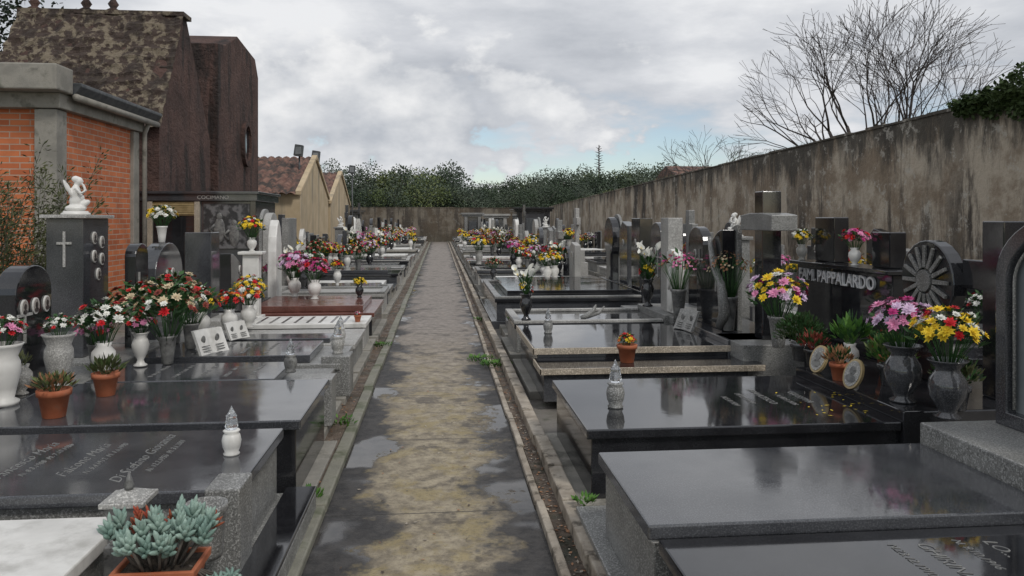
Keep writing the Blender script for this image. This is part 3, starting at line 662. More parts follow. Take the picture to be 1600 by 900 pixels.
shrubpot((-2.14,4.5,.5),TERR,[OLIVE,TREEY,PET['brown']],.1,.09,220,.04,'terracotta pot with low grey-green heather','pot',1.0)
shrubpot((-2.08,5.02,.5),TERR,[OLIVE,IVY],.09,.09,140,.05,'terracotta pot with small sparse plant','pot',.92)
shrubpot((-2.62,5.1,.5),LGREY,[OLIVE,OLIVE],.06,.06,40,.04,'pale stone jar with sparse twigs','round_',.75)
lantern((-.97,3.70,.5),MARB,.76,'white grave lantern with crystal flame top')
lantern((-1.12,5.92,.45),PEWTER,.85,'weathered metal grave lantern on grey slab')
lantern((-.88,6.76,.44),LGREY,.95,'ornate pale grave lantern on corner block')
lantern((-1.0,7.9,.36),LGREY,.9)
vase('pot',TERR,'redwhite',(-.96,9.15,.40),.5,.6)
vase('round_',BLACK,'yellow',(-1.15,11.2,.48),.7,1.3)
vase('round_',MARB,'magenta',(-1.75,11.0,.48),1.1,1.35)
vase('round_',MARB,'pink',(-2.1,11.4,.48),1.1,1.25)
sl=thing('stone_lantern',(-1.14,2.95,.30),'square weathered stone grave lantern with pointed cap','lantern')
def tap(g,cx,cy,z0,z1,a,b,m=0):
    vs=[(cx-a,cy-a,z0),(cx+a,cy-a,z0),(cx+a,cy+a,z0),(cx-a,cy+a,z0),(cx-b,cy-b,z1),(cx+b,cy-b,z1),(cx+b,cy+b,z1),(cx-b,cy+b,z1)]
    g.add(vs,[(3,2,1,0),(4,5,6,7),(0,1,5,4),(1,2,6,5),(2,3,7,6),(3,0,4,7)],m)
LX,LY=-1.14,2.95
g=MB();tap(g,LX,LY,.42,.44,.05,.05);tap(g,LX,LY,.44,.47,.028,.035);tap(g,LX,LY,.47,.56,.045,.066);tap(g,LX,LY,.3,.42,.065,.065);part(sl,'body',g,[PEWTER],.004)
g=MB();tap(g,LX,LY,.5605,.58,.078,.078);tap(g,LX,LY,.5805,.605,.07,.02);part(sl,'cap',g,[LGREY],.004)
g=MB();g.lathe([(.014,.606),(.018,.62),(.012,.64),(.003,.67)],c=(LX,LY,0),n=8);part(sl,'finial',g,[PEWTER])
cp=thing('stone_urn',(-.90,3.06,.30),'round grey granite flower holder beside a planter','urn')
g=MB();g.lathe([(.06,.0),(.065,.02),(.075,.17),(.082,.18),(.082,.205),(.07,.205),(.066,.17)],c=(-.90,3.06,.30),n=20);part(cp,'bowl',g,[GREY])
PX,PY=-.95,2.74
pl=thing('succulent_planter',(PX,PY,.30),'rectangular terracotta planter overflowing with blue-green succulents','planter')
g=MB()
def rect(a,b,z): return [(PX-a,PY-b,z),(PX+a,PY-b,z),(PX+a,PY+b,z),(PX-a,PY+b,z)]
rings=[rect(.10,.07,.30),rect(.125,.09,.40),rect(.135,.10,.40),rect(.137,.102,.43),rect(.122,.087,.43),rect(.118,.083,.41)]
vs=sum(rings,[]);fs=[(3,2,1,0)]
for k in range(len(rings)-1):
    for i in range(4): fs.append((4*k+i,4*k+(i+1)%4,4*k+4+(i+1)%4,4*k+4+i))
fs.append((20,21,22,23));g.add(vs,fs);part(pl,'pot',g,[TERR],.004)
g=MB();g.box(PX-.115,PX+.115,PY-.08,PY+.08,.412,.418);part(pl,'soil',g,[SOIL])
g=MB();rg=random.Random(3)
def fat(g,c,d,l,w,m):
    d=d.normalized()
    pts=[c,c+d*l*.35,c+d*l*.75,c+d*l];rad=[w*.5,w,w*.85,w*.1];g.tube(pts,rad,6,m)
for i in range(30):
    a=i*2.4;q=.01+.15*((i+.5)/30)**.5;top=Vector((PX+math.cos(a)*q*1.1,PY+math.sin(a)*q*.85,.48+.12*rg.random()*(1-q*3)))
    red=(i%5==4)
    g.tube([(PX+math.cos(a)*q*.5,PY+math.sin(a)*q*.5,.41),tuple(top)],[.006,.005],5,2)
    for k in range(12+rg.randrange(4)):
        t=k*2.399+i;el=.3+1.15*k/14;d=Vector((math.cos(t)*math.cos(el),math.sin(t)*math.cos(el),math.sin(el)))
        d+=Vector((math.cos(a)*.3+.2*(rg.random()-.5),math.sin(a)*.3+.2*(rg.random()-.5),.15))
        fat(g,top+Vector((0,0,-.02+.003*k)),d,(.032+.028*rg.random())*(1 if not red else .7),(.0075+.0025*rg.random()) if not red else .005,1 if red else 0)
part(pl,'succulent',g,[SUCC,SUCCR,BARK])
g=MB()
for i in range(9):
    p0=Vector((PX+.1,PY-.03,.42));p1=p0+Vector((.06+.12*rg.random(),(rg.random()-.5)*.16,-.05-.06*rg.random()))
    g.tube([p0,p1],[.004,.004],4,1)
    for k in range(10):
        t=k*2.4;fat(g,p1,Vector((math.cos(t)*.8+.2,math.sin(t)*.8,.2+.08*k)),.04,.007,0)
part(pl,'trailing_shoot',g,[SUCC,BARK])
ms=thing('pointed_stele',(-2.45,11.9,0),'smooth pointed white marble stele','gravestone')
g=MB();P=[(y+11.9,z) for y,z in outline('pointed',.42,1.2)];g.prism([(a,b+.4) for a,b in P],-2.42,-2.55,'x');part(ms,'stele',g,[MARB],.02)
g=MB();g.box(-2.3,-2.7,11.6,12.2,0,.4);part(ms,'base',g,[LGREY],.01)
pp=thing('flower_pedestal',(-2.35,9.6,0),'white marble pedestal for flowers','pedestal')
g=MB();g.box(-2.25,-2.45,9.84,9.98,0.4,1.16);g.box(-2.2,-2.5,9.80,10.02,1.161,1.2);g.box(-2.2,-2.5,9.8,9.99,0,.4);part(pp,'column',g,[MARB],.01)
vase('round_',MARB,'yellowred',(-2.35,9.91,1.2),.7,1.4)
vase('cone',MARB,'whiteyellow',(-2.88,8.3,1.36),.8,1.3)

# ------------------------------------------------------------ generic rows
vkinds=[('amphora',MARB),('round_',MARB),('cone',PEWTER),('bulb',BLACK),('flute',LGREY),('round_',BLACK),('cone',GREY)]
bk=['whitered','pink','yellowred','lilacyellow','yredsmall','whiteyellow','magenta','redwhite','orange','purple','mixed','yellow','calla','yredsmall','yellowred','whitered','redcream']
slabs=[BLACK,BLACK,DARK,DARK,GREY,LGREY,MARB,REDG,GREY,CONC,LGREY]
def genrow(s,ya,yb,xi,xo,seed,nv=(1,3),step=(1.1,1.5),hms=None):
    rg=random.Random(seed);y=ya
    while y<yb:
        w=step[0]+(step[1]-step[0])*rg.random();y0,y1=y+.1,y+w-.1;yc=(y0+y1)/2
        sm=rg.choice(slabs);bm=rg.choice([GREY,LGREY,DARK,CONC,sm]);z=.28+.2*rg.random()
        x1=xo-.15*rg.random();kind=rg.choice(['arch','arch','rect','slant','pointed','wave','wave2','cross','step','disc','rect'])
        h=.6+.65*rg.random();ww=min(w*.6,.45+.35*rg.random());hm=rg.choice(hms or [BLACK,DARK,BLACK,DARK,GREY,LGREY,MARB])
        hs=[(x1+.14,yc+.1*(rg.random()-.5),kind,ww,h,.12,hm,rg.choice([0,1,1,2]) if ww>.4 and y<30 else 0,rg.random()<.4 and y<30,rg.choice([None,None,GREY]))]
        tomb(s,y0,y1,xi+.06*rg.random(),x1,z,sm,bm,hs,'',rail=rg.choice([None,None,LGREY,GREY]),inset=rg.choice([None,(xi+.25,x1-.08,y0+.12,y1-.12,.07,rg.choice([BLACK,DARK,MARB]))]),blockz=.05)
        for k in range(rg.randint(*nv)):
            v=rg.choice(vkinds);side=rg.choice((-1,1,0))
            if side==0: p=(s*(x1-.2-.6*rg.random()),yc+.2*(rg.random()-.5),z+.036)
            else: p=(s*(x1+.07),yc+side*(w*.36),z+.05)
            if side==0 and k==0 and rg.random()<.35: p=(s*(xi+.25),yc,z+.036)
            vase(v[0],v[1],rg.choice(bk),p,.85+.4*rg.random(),.95+.45*rg.random())
        y+=w
genrow(1,14.7,53,.82,2.65,11,(2,4))
genrow(-1,12.3,53,.84,2.6,12,(2,4))
genrow(1,9.2,52,4.4,5.9,13,(1,3),(1.4,2.0))
genrow(-1,40,53,3.6,5.2,14,(0,2),(1.4,2.0))
genrow(-1,17.4,25,3.2,4.0,15,(1,2),(1.0,1.4))
genrow(1,5.0,9.0,4.6,5.9,16,(1,2),(1.1,1.4),[BLACK,DARK,GREY])
def crossthing(x,y,z,h,mat,lab,base=.25):
    r_=thing('cross_monument',(x,y,0),lab,'cross','standing stone crosses')
    g=MB();g.prism([(y+a,z+b) for a,b in outline('cross',h*.5,h)],x-.05,x+.05,'x');part(r_,'cross',g,[mat],.008)
    g=MB();g.box(x-base,x+base,y-base,y+base,0,z*.6);g.box(x-base*.7,x+base*.7,y-base*.7,y+base*.7,z*.6,z);part(r_,'base',g,[mat],.01)
crossthing(4.0,12.0,.8,.95,GREY,'grey stone cross on a stepped base')
crossthing(-3.2,27,1.0,1.1,DARK,'dark stone cross on a stepped base')
crossthing(-3.4,33,1.1,1.2,DARK,'dark stone cross on a stepped base')
crossthing(3.6,20,.8,1.1,LGREY,'pale stone cross on a stepped base')
crossthing(3.4,31,1.0,1.2,DARK,'dark stone cross on a stepped base')
for p in [(4.35,11.0,0),(-3.3,26,0),(3.6,26,0),(-3.3,30,0)]:
    r_=thing('statue_pedestal',p,'grey stone pedestal for a statue','pedestal','statue pedestals')
    g=MB();g.box(p[0]-.16,p[0]+.16,p[1]-.16,p[1]+.16,0,1.3);g.box(p[0]-.2,p[0]+.2,p[1]-.2,p[1]+.2,1.3,1.35);part(r_,'column',g,[GREY],.01)
    statue((p[0],p[1],1.35),math.pi if p[0]>0 else 0,1.2)

# ------------------------------------------------------------ burial chapels
def chapel(x0,x1,y0,y1,h,mat,cm,lab):
    r_=thing('burial_chapel',((x0+x1)/2,(y0+y1)/2,0),lab,'burial chapel')
    g=MB();g.box(x0,x1,y0,y1,0,h);part(r_,'wall',g,[mat],.01)
    g=MB();g.box(x0-.12,x1+.12,y0-.12,y1+.12,h,h+.12);g.box(x0-.2,x1+.2,y0-.2,y1+.2,h+.121,h+.24);part(r_,'cornice',g,[cm],.01)
    g=MB();xm=(x0+x1)/2;w=(x1-x0)*.22;g.box(xm-w,xm+w,y0-.01,y0-.05,.1,h*.82);part(r_,'door',g,[METAL],.01)
    for s in(-1,1):
        g=MB();a=xm+s*(x1-x0)*.4;g.box(a-.1,a+.1,y0-.012,y0-.09,0,h-.001);part(r_,'pilaster',g,[cm],.01)
chapel(4.3,6.2,43,45.5,2.05,DARK,BLACK,'small dark granite burial chapel with flat cornice')
chapel(2.9,4.1,47,49,1.7,GREY,LGREY,'small grey burial chapel with flat cornice')
chapel(1.6,2.7,50.5,52.5,1.8,DARK,GREY,'small dark burial chapel near the end wall')
chapel(-6.2,-4.6,44,46,1.9,GREY,DARK,'small grey burial chapel near the end wall')
cc=thing('family_chapel',(-4.5,15.9,0),'black granite family chapel with etched panels and gilt louvre','burial chapel')
X0,X1,Y0,Y1=-5.62,-3.5,15.0,16.8
g=MB();g.box(X0,X1,Y0,Y1,0,1.95);part(cc,'wall',g,[DARK],.01)
g=MB();g.box(X0-.06,X1+.06,Y0-.08,Y1+.06,1.951,2.08);g.box(X0-.1,X1+.1,Y0-.12,Y1+.1,2.081,2.13);part(cc,'cornice',g,[DARK],.006)
text(cc,'COCIMANO',(-4.25,Y0-.085,2.015),.105,(R(90),0,0),LGREY,ext=.003,off=0,name='lettering')
g=MB()
for i in range(6): g.box(-5.38,-4.56,Y0-.06,Y0-.02,1.70+i*.035,1.72+i*.035)
g.box(-5.42,-4.52,Y0-.03,Y0-.002,1.67,1.93);part(cc,'louvre',g,[GOLD])
g=MB();g.box(-5.36,-4.6,Y0-.02,Y0-.003,.4,1.64);part(cc,'window',g,[BLACK])
for a in(-5.46,-4.6):
    g=MB();g.box(a,a+.1,Y0-.065,Y0-.001,.3,1.94);part(cc,'frame',g,[TAN],.005)
g=MB();g.box(-4.44,-3.6,Y0-.02,Y0-.001,1.05,1.9);part(cc,'etched_panel',g,[ETCH])
g=MB()
for cx,cz,k in((-4.15,1.4,1),(-3.88,1.3,.9)):
    g.ell((cx,Y0-.022,cz+.26*k),(.055*k,.012,.07*k));g.ell((cx,Y0-.022,cz),(.11*k,.014,.24*k));g.tube([(cx-.08,Y0-.025,cz+.1),(cx-.18,Y0-.025,cz+.02),(cx-.1,Y0-.025,cz-.1)],[.03,.025,.02],6)
part(cc,'etched_figure',g,[PEWTER])
g=MB();g.prism([(-5.54+.045*math.cos(6.28*i/20),1.5+.22*math.sin(6.28*i/20)) for i in range(20)],Y0-.02,Y0-.001,'y');part(cc,'oval_plaque',g,[ETCH])
for xx in(-3.52,-5.58):
    g=MB();g.box(xx-.05,xx+.05,Y0-.06,Y0-.001,0,1.95);part(cc,'pilaster',g,[BLACK],.005)
bc=thing('brick_chapel',(-7,12.5,0),'flat-roofed orange brick chapel with concrete frame','chapel')
g=MB();g.box(-9.5,-5.26,11.15,13.85,0,3.12);part(bc,'wall',g,[BRICK])
for (a,b,c,d) in [(-5.5,-5.21,11.02,11.32),(-5.37,-5.20,13.66,13.9),(-7.6,-7.3,11.08,11.3)]:
    g=MB();g.box(a,b,c,d,0,3.11);part(bc,'concrete_post',g,[CONC],.01)
g=MB();g.box(-9.6,-5.15,10.98,14.0,3.12,3.33);part(bc,'beam',g,[CONC],.01)
g=MB();g.box(-9.8,-5.07,10.72,11.2,3.331,3.68);part(bc,'parapet',g,[CONC],.02)
g=MB();g.prism([(-9.8,3.335),(-5.06,3.335),(-4.97,3.45),(-4.97,3.50),(-9.8,3.56)],11.21,14.35,'y');part(bc,'roof',g,[METAL],.01)
g=MB();g.tube([(-5.04,11.2,3.30),(-5.04,14.3,3.30)],[.05,.05],8);g.tube([(-5.06,13.95,3.28),(-5.13,13.95,3.1),(-5.13,13.95,0)],[.04,.04,.04],8);part(bc,'gutter',g,[CONC])
lm=thing('steep_mausoleum',(-7.5,17.2,0),'dark brown mausoleum with steep lichen-covered gable roof','mausoleum')
g=MB();g.prism([(15.7,0),(19.2,0),(19.05,3.5),(17.35,5.92),(16.95,5.92),(15.7,3.6)],-8.6,-5.5,'x');part(lm,'wall',g,[LAVA])
g=MB();N=90;Mz=54;vs=[];fs=[]
for j in range(Mz+1):
    t=j/Mz
    for i in range(N+1):
        x=-8.78+(8.78-5.42)*i/N;y=15.55+(16.95-15.55)*t;z=3.4+(5.97-3.4)*t
        k=noise.noise(Vector((x*2.2,z*2.2,0)))*.07+noise.noise(Vector((x*7,z*7,3)))*.05+noise.noise(Vector((x*16,z*16,8)))*.02+(.018 if (j%4==0) else 0)
        vs.append((x,y-k-.02,z+k*.5))
for j in range(Mz):
    for i in range(N): a=j*(N+1)+i;fs.append((a,a+1,a+N+2,a+N+1))
g.add(vs,fs,0,False);g.box(-8.78,-5.42,16.9,17.42,5.93,6.02);part(lm,'roof',g,[LAVR])
for xx in(-8.55,-7.5,-6.95):
    g=MB();g.lathe([(.12,0),(.14,.05),(.06,.1),(.11,.18),(.06,.26),(.02,.38)],c=(xx,17.15,6.02),n=8);part(lm,'finial',g,[LAVA])
tw=thing('mausoleum_tower',(-6.7,22,0),'tall dark brown tapering mausoleum tower with round window','tower')
g=MB();g.prism([(19.75,0),(24,0),(24,5.9),(23.6,6.4),(21.6,6.6),(20.4,6.1),(19.75,6.0)],-8.3,-5.5,'x');part(tw,'wall',g,[LAVA],.03)
g=MB();g.prism([(19.4,0),(19.75,0),(19.75,5.3),(19.4,3.2)],-7.2,-5.7,'x');part(tw,'buttress',g,[LAVA],.02)
g=MB();n=24
ri=[(22.4+.36*math.cos(6.283*i/n),3.75+.5*math.sin(6.283*i/n)) for i in range(n)];ro=[(22.4+.5*math.cos(6.283*i/n),3.75+.66*math.sin(6.283*i/n)) for i in range(n)]
vs=[(-5.498,a,b) for a,b in ro]+[(-5.40,a,b) for a,b in ro]+[(-5.40,a,b) for a,b in ri]+[(-5.498,a,b) for a,b in ri]
fs=[]
for i in range(n):
    j=(i+1)%n;fs+=[(i,j,n+j,n+i),(n+i,n+j,2*n+j,2*n+i),(2*n+i,2*n+j,3*n+j,3*n+i)]
g.add(vs,fs);win=part(tw,'window',g,[LAVA])
g=MB();g.prism(ri,-5.495,-5.47,'x');part(tw,'pane',g,[BLACK],parent=win)
def tileslope(g,x0,x1,ya,za,yb,zb,nx,ny):
    vs=[];fs=[];N=nx*4;Mm=ny*2
    L=math.hypot(yb-ya,zb-za);ny_=-(zb-za)/L;nz_=(yb-ya)/L
    if nz_<0: ny_,nz_=-ny_,-nz_
    for j in range(Mm+1):
        t=j/Mm;step=.035 if j%2 else 0
        for i in range(N+1):
            h=.075*abs(math.sin(math.pi*i/4))+step*0.9+.015*noise.noise(Vector((i*.7,j*.9,0)))
            vs.append((x0+(x1-x0)*i/N,ya+(yb-ya)*t+ny_*h,za+(zb-za)*t+nz_*h))
    for j in range(Mm):
        for i in range(N): a=j*(N+1)+i;fs.append((a,a+1,a+N+2,a+N+1))
    g.add(vs,fs,0,True)
def house(y0,y1,x0,x1,ze,zp,lab):
    r_=thing('ochre_house',((x0+x1)/2,(y0+y1)/2,0),lab,'house')
    ym=(y0+y1)/2
    g=MB();g.prism([(y0,0),(y1,0),(y1,ze),(ym,zp),(y0,ze)],x0,x1,'x');part(r_,'wall',g,[OCHRE])
    g=MB();tileslope(g,x0-.1,x1-.1,y0-.3,ze-.05,ym,zp+.1,int((x1-x0)/.26),14);tileslope(g,x0-.1,x1-.1,y1+.1,ze-.0,ym,zp+.1,int((x1-x0)/.26),10);part(r_,'roof',g,[TILE])
    for (a,b) in ((y0-.12,ym),(y1+.12,ym)):
        g=MB();g.prism([(a,ze-.04),(b,zp+.1),(b,zp+.22),(a,ze+.08)],x1-.12,x1+.06,'x')
        part(r_,'gable_edge',g,[OCHRE])
house(25.6,32,-11,-4.55,2.45,3.75,'ochre plaster house with old terracotta tiled gable roof')
house(32.3,39,-11,-4.5,2.3,3.6,'ochre plaster house with pitched gable end')
def flood(x,y,z0,z1,lab,dx=.2):
    r_=thing('floodlight',(x,y,z0),lab,'floodlight','floodlights above the chapels')
    g=MB();g.tube([(x,y,z0),(x,y,z1)],[.035,.03],8);part(r_,'pole',g,[METAL])
    g=MB();g.prism([(x-.18,z1-.02),(x+.12,z1-.06),(x+.16,z1+.34),(x-.12,z1+.38)],y-.2,y+.02,'y');part(r_,'lamp_head',g,[METAL],.02)
    g=MB();g.box(x-.1,x+.1,y-.215,y-.202,z1+.03,z1+.28);part(r_,'lens',g,[FROST])
flood(-4.9,27.5,2.9,3.85,'grey floodlight on a post above a roof');flood(-4.6,29.3,3.4,3.8,'grey floodlight on a short post');flood(-4.3,38.5,0,3.9,'grey floodlight on a tall post')

# ------------------------------------------------------------ trees
def leaftree_meshes(seed,Rx,Rz,zc,n,leaf,mats,clumps=26,th=.25):
    rg=random.Random(seed);t=MB();c=MB()
    t.tube([(0,0,-.1),(.1,.05,zc*.5),(0,.1,zc)],[th,th*.75,th*.5],7)
    C=[]
    for i in range(clumps):
        d=Vector((rg.gauss(0,1),rg.gauss(0,1),rg.gauss(.1,.8))).normalized();q=.35+.6*rg.random()
        p=Vector((d.x*Rx*q,d.y*Rx*q,zc+d.z*Rz*q));C.append((p,(.26+.2*rg.random())*Rx,rg.randrange(len(mats))))
        t.tube([(0,0,zc*.6),tuple(p*.5+Vector((0,0,zc*.45))),tuple(p)],[th*.4,th*.2,th*.06],4)
    for p,r_,m in C:
        for k in range(n//clumps):
            d=Vector((rg.gauss(0,1),rg.gauss(0,1),rg.gauss(0,.8))).normalized();q=p+d*r_*rg.random()**.35
            dd=(d+Vector((rg.gauss(0,.6),rg.gauss(0,.6),rg.gauss(0,.6)))).normalized();u=dd.cross(Vector((rg.random()-.5,rg.random()-.5,rg.random()-.5))).normalized()
            c.kite(q,dd,u,leaf*(.7+.7*rg.random()),leaf*.75,m if rg.random()<.8 else rg.randrange(len(mats)))
    return t.mesh('trunk',[BARK]),c.mesh('crown',mats)
TT=[leaftree_meshes(1,2.9,2.2,3.2,11000,.14,[TREEG,TREEB],34),leaftree_meshes(2,2.7,2.6,3.4,11000,.14,[TREEG,TREEG,TREEB],34),
    leaftree_meshes(3,2.4,1.8,2.4,9000,.13,[TREEG,TREEY,TREEB],30),leaftree_meshes(4,2.7,2.2,2.9,10000,.14,[TREEB,TREEB,TREEG],30)]
def ltree(x,y,k,sc,rot,lab='round-crowned dark green tree beyond the wall'):
    r_=thing('tree',(x,y,0),lab,'tree','trees beyond the wall',rot,sc)
    obj('trunk',TT[k][0],r_);obj('crown',TT[k][1],r_)
rt=random.Random(21)
spec=[(-7.5,64,6.0),(-4.6,66,6.0),(-1.9,63,6.3),(.4,70,6.7),(2.5,64,4.6),(4.8,66,5.0),(6.9,69,5.3),(8.9,66,5.7),(11.2,68,5.9),(13.4,66,6.1),(15.6,70,6.5),(18.0,68,6.6),(20.6,72,6.6),
      (-10.5,66,6.3),(-14,70,6.6),(3.4,60,4.0),(8.0,60,4.3),(-6.0,59,4.4),(-.8,59.5,4.7),(12,61,4.5),(24,75,6.6),(28,78,6.6),(5.9,74,5.2),(10,76,6.0),(-3,76,6.4),(16.5,61,4.8),(-3.4,59,4.2),(1.3,60,4.3),(5.8,59,3.9),(10,59,4.1),(14.3,60,4.4)]
H=[5.4,6.0,4.2,5.1]
for i,(x,y,h) in enumerate(spec):
    k=i%4
    ltree(x,y,k,h/H[k]*(.97+.06*rt.random()),rt.random()*6)
def baretree(x,y,h,seed,stems,lab,twig,spread,depth,ell):
    rg=random.Random(seed);A=MB();B=MB();zc,rx,rz=ell
    def inside(q): return ((q.x-x)/rx)**2+((q.y-y)/rx)**2+((q.z-zc)/rz)**2<1.0+.5*noise.noise(q*.9) or q.z<zc-.6*rz
    def grow(p,d,l,r,dep):
        pts=[p];q=Vector(p);dd=d.copy();ns=3 if dep<4 else 2
        for k in range(ns):
            dd=(dd+Vector((rg.gauss(0,.10),rg.gauss(0,.10),rg.gauss(.02,.07)))).normalized();q=q+dd*l/ns;pts.append(q.copy())
        r1=max(r*.68,twig)
        (A if dep<2 else B).tube(pts,[r+(r1-r)*k/ns for k in range(ns+1)],6 if dep<2 else 3)
        if dep>=depth or (dep>1 and not inside(q)): return
        nb=2 if rg.random()<.35 else 3
        for k in range(nb):
            ax=dd.cross(Vector((rg.gauss(0,1),rg.gauss(0,1),rg.gauss(0,1)))).normalized()
            nd_=(Matrix.Rotation(R(14+24*rg.random()),3,ax)@dd);nd_+=Vector((q.x-x,q.y-y,0))*.03;nd_.normalize()
            s=pts[-1] if k<2 else pts[-2]
            grow(s,nd_,l*(.68+.18*rg.random()),r1*(.85 if k==0 else .7),dep+1)
    A.tube([(x,y,-.1),(x+.05,y,h*.08),(x,y,h*.17)],[h*.036,h*.028,h*.026],8)
    for i in range(stems):
        a=6.28*i/stems+rg.random();t=spread*(.3+.7*rg.random())
        grow(Vector((x,y,h*.15)),Vector((math.sin(t)*math.cos(a),math.sin(t)*math.sin(a),math.cos(t))).normalized(),h*.27,h*.017,0)
    r_=thing('bare_tree',(x,y,0),lab,'tree')
    part(r_,'trunk',A,[BBARK]);part(r_,'crown',B,[BBARK])
baretree(12.1,21,7.0,5,6,'large leafless tree with spreading fine branches behind wall',.006,.75,6,(4.9,3.5,3.1))
baretree(12.7,36,6.0,8,6,'smaller leafless tree behind the boundary wall',.008,.8,5,(4.3,2.3,1.9))
dc=thing('dead_conifer',(15.5,74,0),'slender dead conifer with short bare side branches','tree')
g=MB();g.tube([(15.5,74,0),(15.5,74,8.9)],[.14,.04],6);part(dc,'trunk',g,[BBARK])
g=MB()
for i in range(46):
    z=4.8+4*i/46;a=i*2.4;l=.8*(1-(i/70));g.tube([(15.5,74,z),(15.5+l*math.cos(a),74+l*math.sin(a),z+.12)],[.05,.02],3)
part(dc,'crown',g,[BBARK])
TT.append(leaftree_meshes(9,3.0,4.2,6.0,9000,.16,[DARKG,DARKG],40,.35))
ltree(-14.9,26.5,4,1.0,1,'tall dark evergreen tree behind the mausoleum')
ltree(-20,32,4,.9,2,'tall dark evergreen tree behind the mausoleum')
sh=thing('wispy_shrub',(-4.1,7.9,0),'wispy olive-green shrub with thin stems beside the graves','shrub')
A=MB();B=MB();rg=random.Random(4)
for i in range(52):
    a=rg.random()*6.28;t=.08+.32*rg.random();l=1.3+1.15*rg.random();p=Vector((-4.3+.1*math.cos(a),7.9+.1*math.sin(a),0));d=Vector((math.sin(t)*math.cos(a),math.sin(t)*math.sin(a),math.cos(t)))
    pts=[p]
    for k in range(6):
        d=(d+Vector((rg.gauss(0,.08),rg.gauss(0,.08),0))).normalized();pts.append(pts[-1]+d*l/6)
    A.tube(pts,[.010,.009,.007,.006,.004,.003,.002],4)
    for k in range(320):
        f=1.2+4.8*rg.random()**1.2;j=int(min(f,5.99));q=pts[j].lerp(pts[j+1],f-j)
        dd=(d*.6+Vector((rg.gauss(0,.7),rg.gauss(0,.7),rg.gauss(0,.5)))).normalized();u=dd.cross(Vector((rg.random(),rg.random(),rg.random()))).normalized()
        B.kite(q+dd*(.02+.08*rg.random()),dd,u,.045+.03*rg.random(),.016,rg.randrange(2))
part(sh,'trunk',A,[BARK]);part(sh,'crown',B,[OLIVE,OLIVE])
iv=thing('ivy',(7.9,9.5,3.1),'dense green ivy hanging over the boundary wall','ivy')
B=MB();rg=random.Random(6)
for i in range(10000):
    y=5.0+6.0*rg.random()**.8;f=max(0,(11.1-y)/4);hh=.08+.85*min(1,f*1.4)*(.4+1.1*abs(noise.noise(Vector((y*1.3,1,2)))))
    x=7.78+.42*rg.random();z=3.26+hh*rg.random()
    if rg.random()<.35: x=7.88-.07*rg.random()-.02;z=3.3-rg.random()**1.5*(.1+.8*min(1,f)*(.3+1.2*abs(noise.noise(Vector((y*1.9,5,2))))))
    elif rg.random()<.25: x=7.7+.1*rg.random()
    d=Vector((rg.gauss(-.4,.6),rg.gauss(0,.6),rg.gauss(0,.6))).normalized();u=d.cross(Vector((rg.random()-.5,rg.random()-.5,rg.random()-.5))).normalized()
    B.kite((x,y,z),d,u,.05+.05*rg.random(),.05)
part(iv,'foliage',B,[IVY])
B=MB()
for i in range(1400):
    y=11+41*rg.random();c=noise.noise(Vector((y*.9,3,1)))
    if c<-.02: continue
    d=Vector((rg.gauss(0,.4),rg.gauss(0,.4),1)).normalized();B.kite((7.85+.3*rg.random(),y,(3.32-.14*(y-10)/9) if y<19 else (3.18-.19*(y-19)/11 if y<30 else 2.99-.46*(y-30)/25)),d,Vector((.6,.8,0)),.06+.08*rg.random(),.02)
o=obj('wall_weeds',B.mesh('wall_weeds',[OLIVE]));o['kind']='stuff';o['label']='tufts of grass growing along the wall top';o['category']='weeds'
def farhouse(x,y,w,d,h,hp):
    r_=thing('distant_house',(x,y,0),'distant ochre house with tiled roof beyond the wall','house','houses beyond the wall')
    g=MB();g.box(x,x+w,y,y+d,0,h);part(r_,'wall',g,[OCHRE])
    g=MB();g.prism([(y-.4,h),(y+d+.4,h),(y+d/2,hp)],x-.4,x+w+.4,'x');part(r_,'roof',g,[TILE])
    for k in range(2):
        g=MB();g.box(x+w*(.25+.4*k),x+w*(.25+.4*k)+.9,y-.03,y-.01,h-1.6,h-.4);part(r_,'window',g,[BLACK])
farhouse(15.5,47,7,7,3.9,5.2);farhouse(23,43,7,7,3.9,5.8)
pm=thing('palm_tree',(22.0,52,0),'palm tree beyond the boundary wall','tree')
g=MB();g.tube([(22,52,0),(22.1,52,6)],[.25,.2],8);part(pm,'trunk',g,[BARK])
g=MB()
for i in range(22):
    a=i*2.4;e=.9-1.1*(i/22);p=Vector((22.1,52,6))
    for k in range(8):
        d=Vector((math.cos(a)*math.cos(e),math.sin(a)*math.cos(e),math.sin(e)));q=p+d*.28
        sd=Vector((-math.sin(a),math.cos(a),0))
        for s in(1,-1): g.kite(p,(d+sd*s*.9+Vector((0,0,-.3))).normalized(),Vector((0,0,1)).cross(sd).normalized(),.5,.09)
        p=q;e-=.22
part(pm,'crown',g,[TREEG])

# ------------------------------------------------------------ world
w=bpy.data.worlds.new('World');scn.world=w;w.use_nodes=True;nt=w.node_tree;nt.nodes.clear()
out=nd(nt,'ShaderNodeOutputWorld')
SE,SR=R(48),R(150)
sky=nd(nt,'ShaderNodeTexSky',sky_type='NISHITA',sun_disc=False,sun_elevation=SE,sun_rotation=SR,dust_density=.6)
tc=nd(nt,'ShaderNodeTexCoord').outputs['Generated']
sp=nd(nt,'ShaderNodeSeparateXYZ');nt.links.new(tc,sp.inputs[0])
z=math_(nt,'MAXIMUM',sp.outputs[2],0);zz=math_(nt,'ADD',z,.22)
cb=nd(nt,'ShaderNodeCombineXYZ');nt.links.new(math_(nt,'DIVIDE',sp.outputs[0],zz),cb.inputs[0]);nt.links.new(math_(nt,'DIVIDE',sp.outputs[1],zz),cb.inputs[1])
nt.links.new(math_(nt,'MULTIPLY',z,3.5),cb.inputs[2])
V=cb.outputs[0]
n1=noise_(nt,V,.9,9,.55);n2=noise_(nt,V,2.6,9,.6)
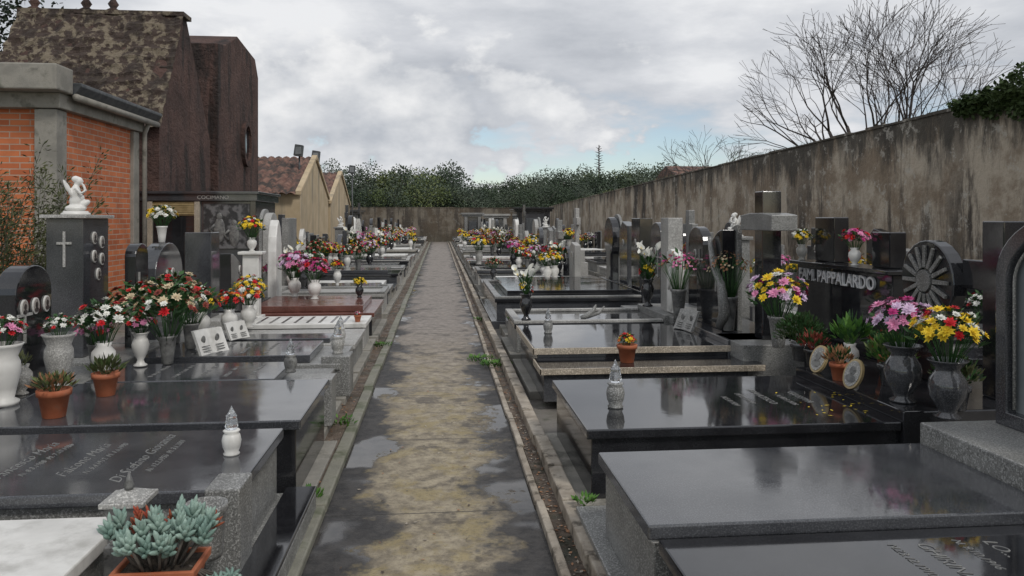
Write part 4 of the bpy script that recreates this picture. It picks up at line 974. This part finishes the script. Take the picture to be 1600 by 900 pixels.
n=math_(nt,'ADD',math_(nt,'MULTIPLY',n1,.65),math_(nt,'MULTIPLY',n2,.35))
# bright cumulus bank standing low over the end of the path
ex=math_(nt,'DIVIDE',math_(nt,'ADD',sp.outputs[0],.06),.26);ez=math_(nt,'DIVIDE',math_(nt,'SUBTRACT',sp.outputs[2],.13),.085)
dist=math_(nt,'SQRT',math_(nt,'ADD',math_(nt,'MULTIPLY',ex,ex),math_(nt,'MULTIPLY',ez,ez)))
puff=noise_(nt,tc,9,8,.55,(1,1,1.6))
blob=mapr(nt,math_(nt,'ADD',dist,math_(nt,'MULTIPLY',math_(nt,'SUBTRACT',puff,.5),3.2)),.75,1.15,1,0)
front=mapr(nt,sp.outputs[1],0,.3);blob=math_(nt,'MULTIPLY',blob,front)
cr=nd(nt,'ShaderNodeValToRGB');nt.links.new(n,cr.inputs[0]);e=cr.color_ramp.elements
e[0].position=.36;e[0].color=(.40,.42,.47,1);e[1].position=.63;e[1].color=(.84,.85,.87,1)
a=e.new(.45);a.color=(.52,.545,.59,1);a=e.new(.53);a.color=(.64,.66,.70,1)
cu=nd(nt,'ShaderNodeValToRGB');nt.links.new(puff,cu.inputs[0]);e=cu.color_ramp.elements
e[0].position=.35;e[0].color=(.92,.92,.92,1);e[1].position=.66;e[1].color=(.48,.51,.56,1)
cc_=mixc(nt,math_(nt,'MULTIPLY',blob,.85),cr.outputs[0],cu.outputs[0])
b1=nd(nt,'ShaderNodeBackground');nt.links.new(cc_,b1.inputs[0]);b1.inputs[1].default_value=1.0
b0=nd(nt,'ShaderNodeBackground');nt.links.new(sky.outputs[0],b0.inputs[0]);b0.inputs[1].default_value=.12
cov=mapr(nt,math_(nt,'ADD',math_(nt,'ADD',math_(nt,'MULTIPLY',z,3.4),math_(nt,'MULTIPLY',n,2.2)),math_(nt,'MULTIPLY',blob,.5)),1.26,1.66,.12,1)
mx=nd(nt,'ShaderNodeMixShader');nt.links.new(cov,mx.inputs[0]);nt.links.new(b0.outputs[0],mx.inputs[1]);nt.links.new(b1.outputs[0],mx.inputs[2]);nt.links.new(mx.outputs[0],out.inputs[0])
sl_=bpy.data.lights.new('sun','SUN');sl_.energy=1.5;sl_.angle=R(12);sl_.color=(1,.96,.9)
so=obj('sun',sl_);d=Vector((math.sin(SR)*math.cos(SE),math.cos(SR)*math.cos(SE),math.sin(SE)));so.rotation_euler=d.to_track_quat('Z','Y').to_euler()
cam=bpy.data.cameras.new('camera');cam.sensor_width=36;cam.lens=27;cam.shift_y=-107/1600;cam.clip_end=2000;cam.clip_start=.05
co=obj('camera',cam,None,(0,0,1.6),(R(90),0,R(-5.37)));scn.camera=co
scn.view_settings.view_transform='Standard';scn.view_settings.look='None';scn.view_settings.exposure=0
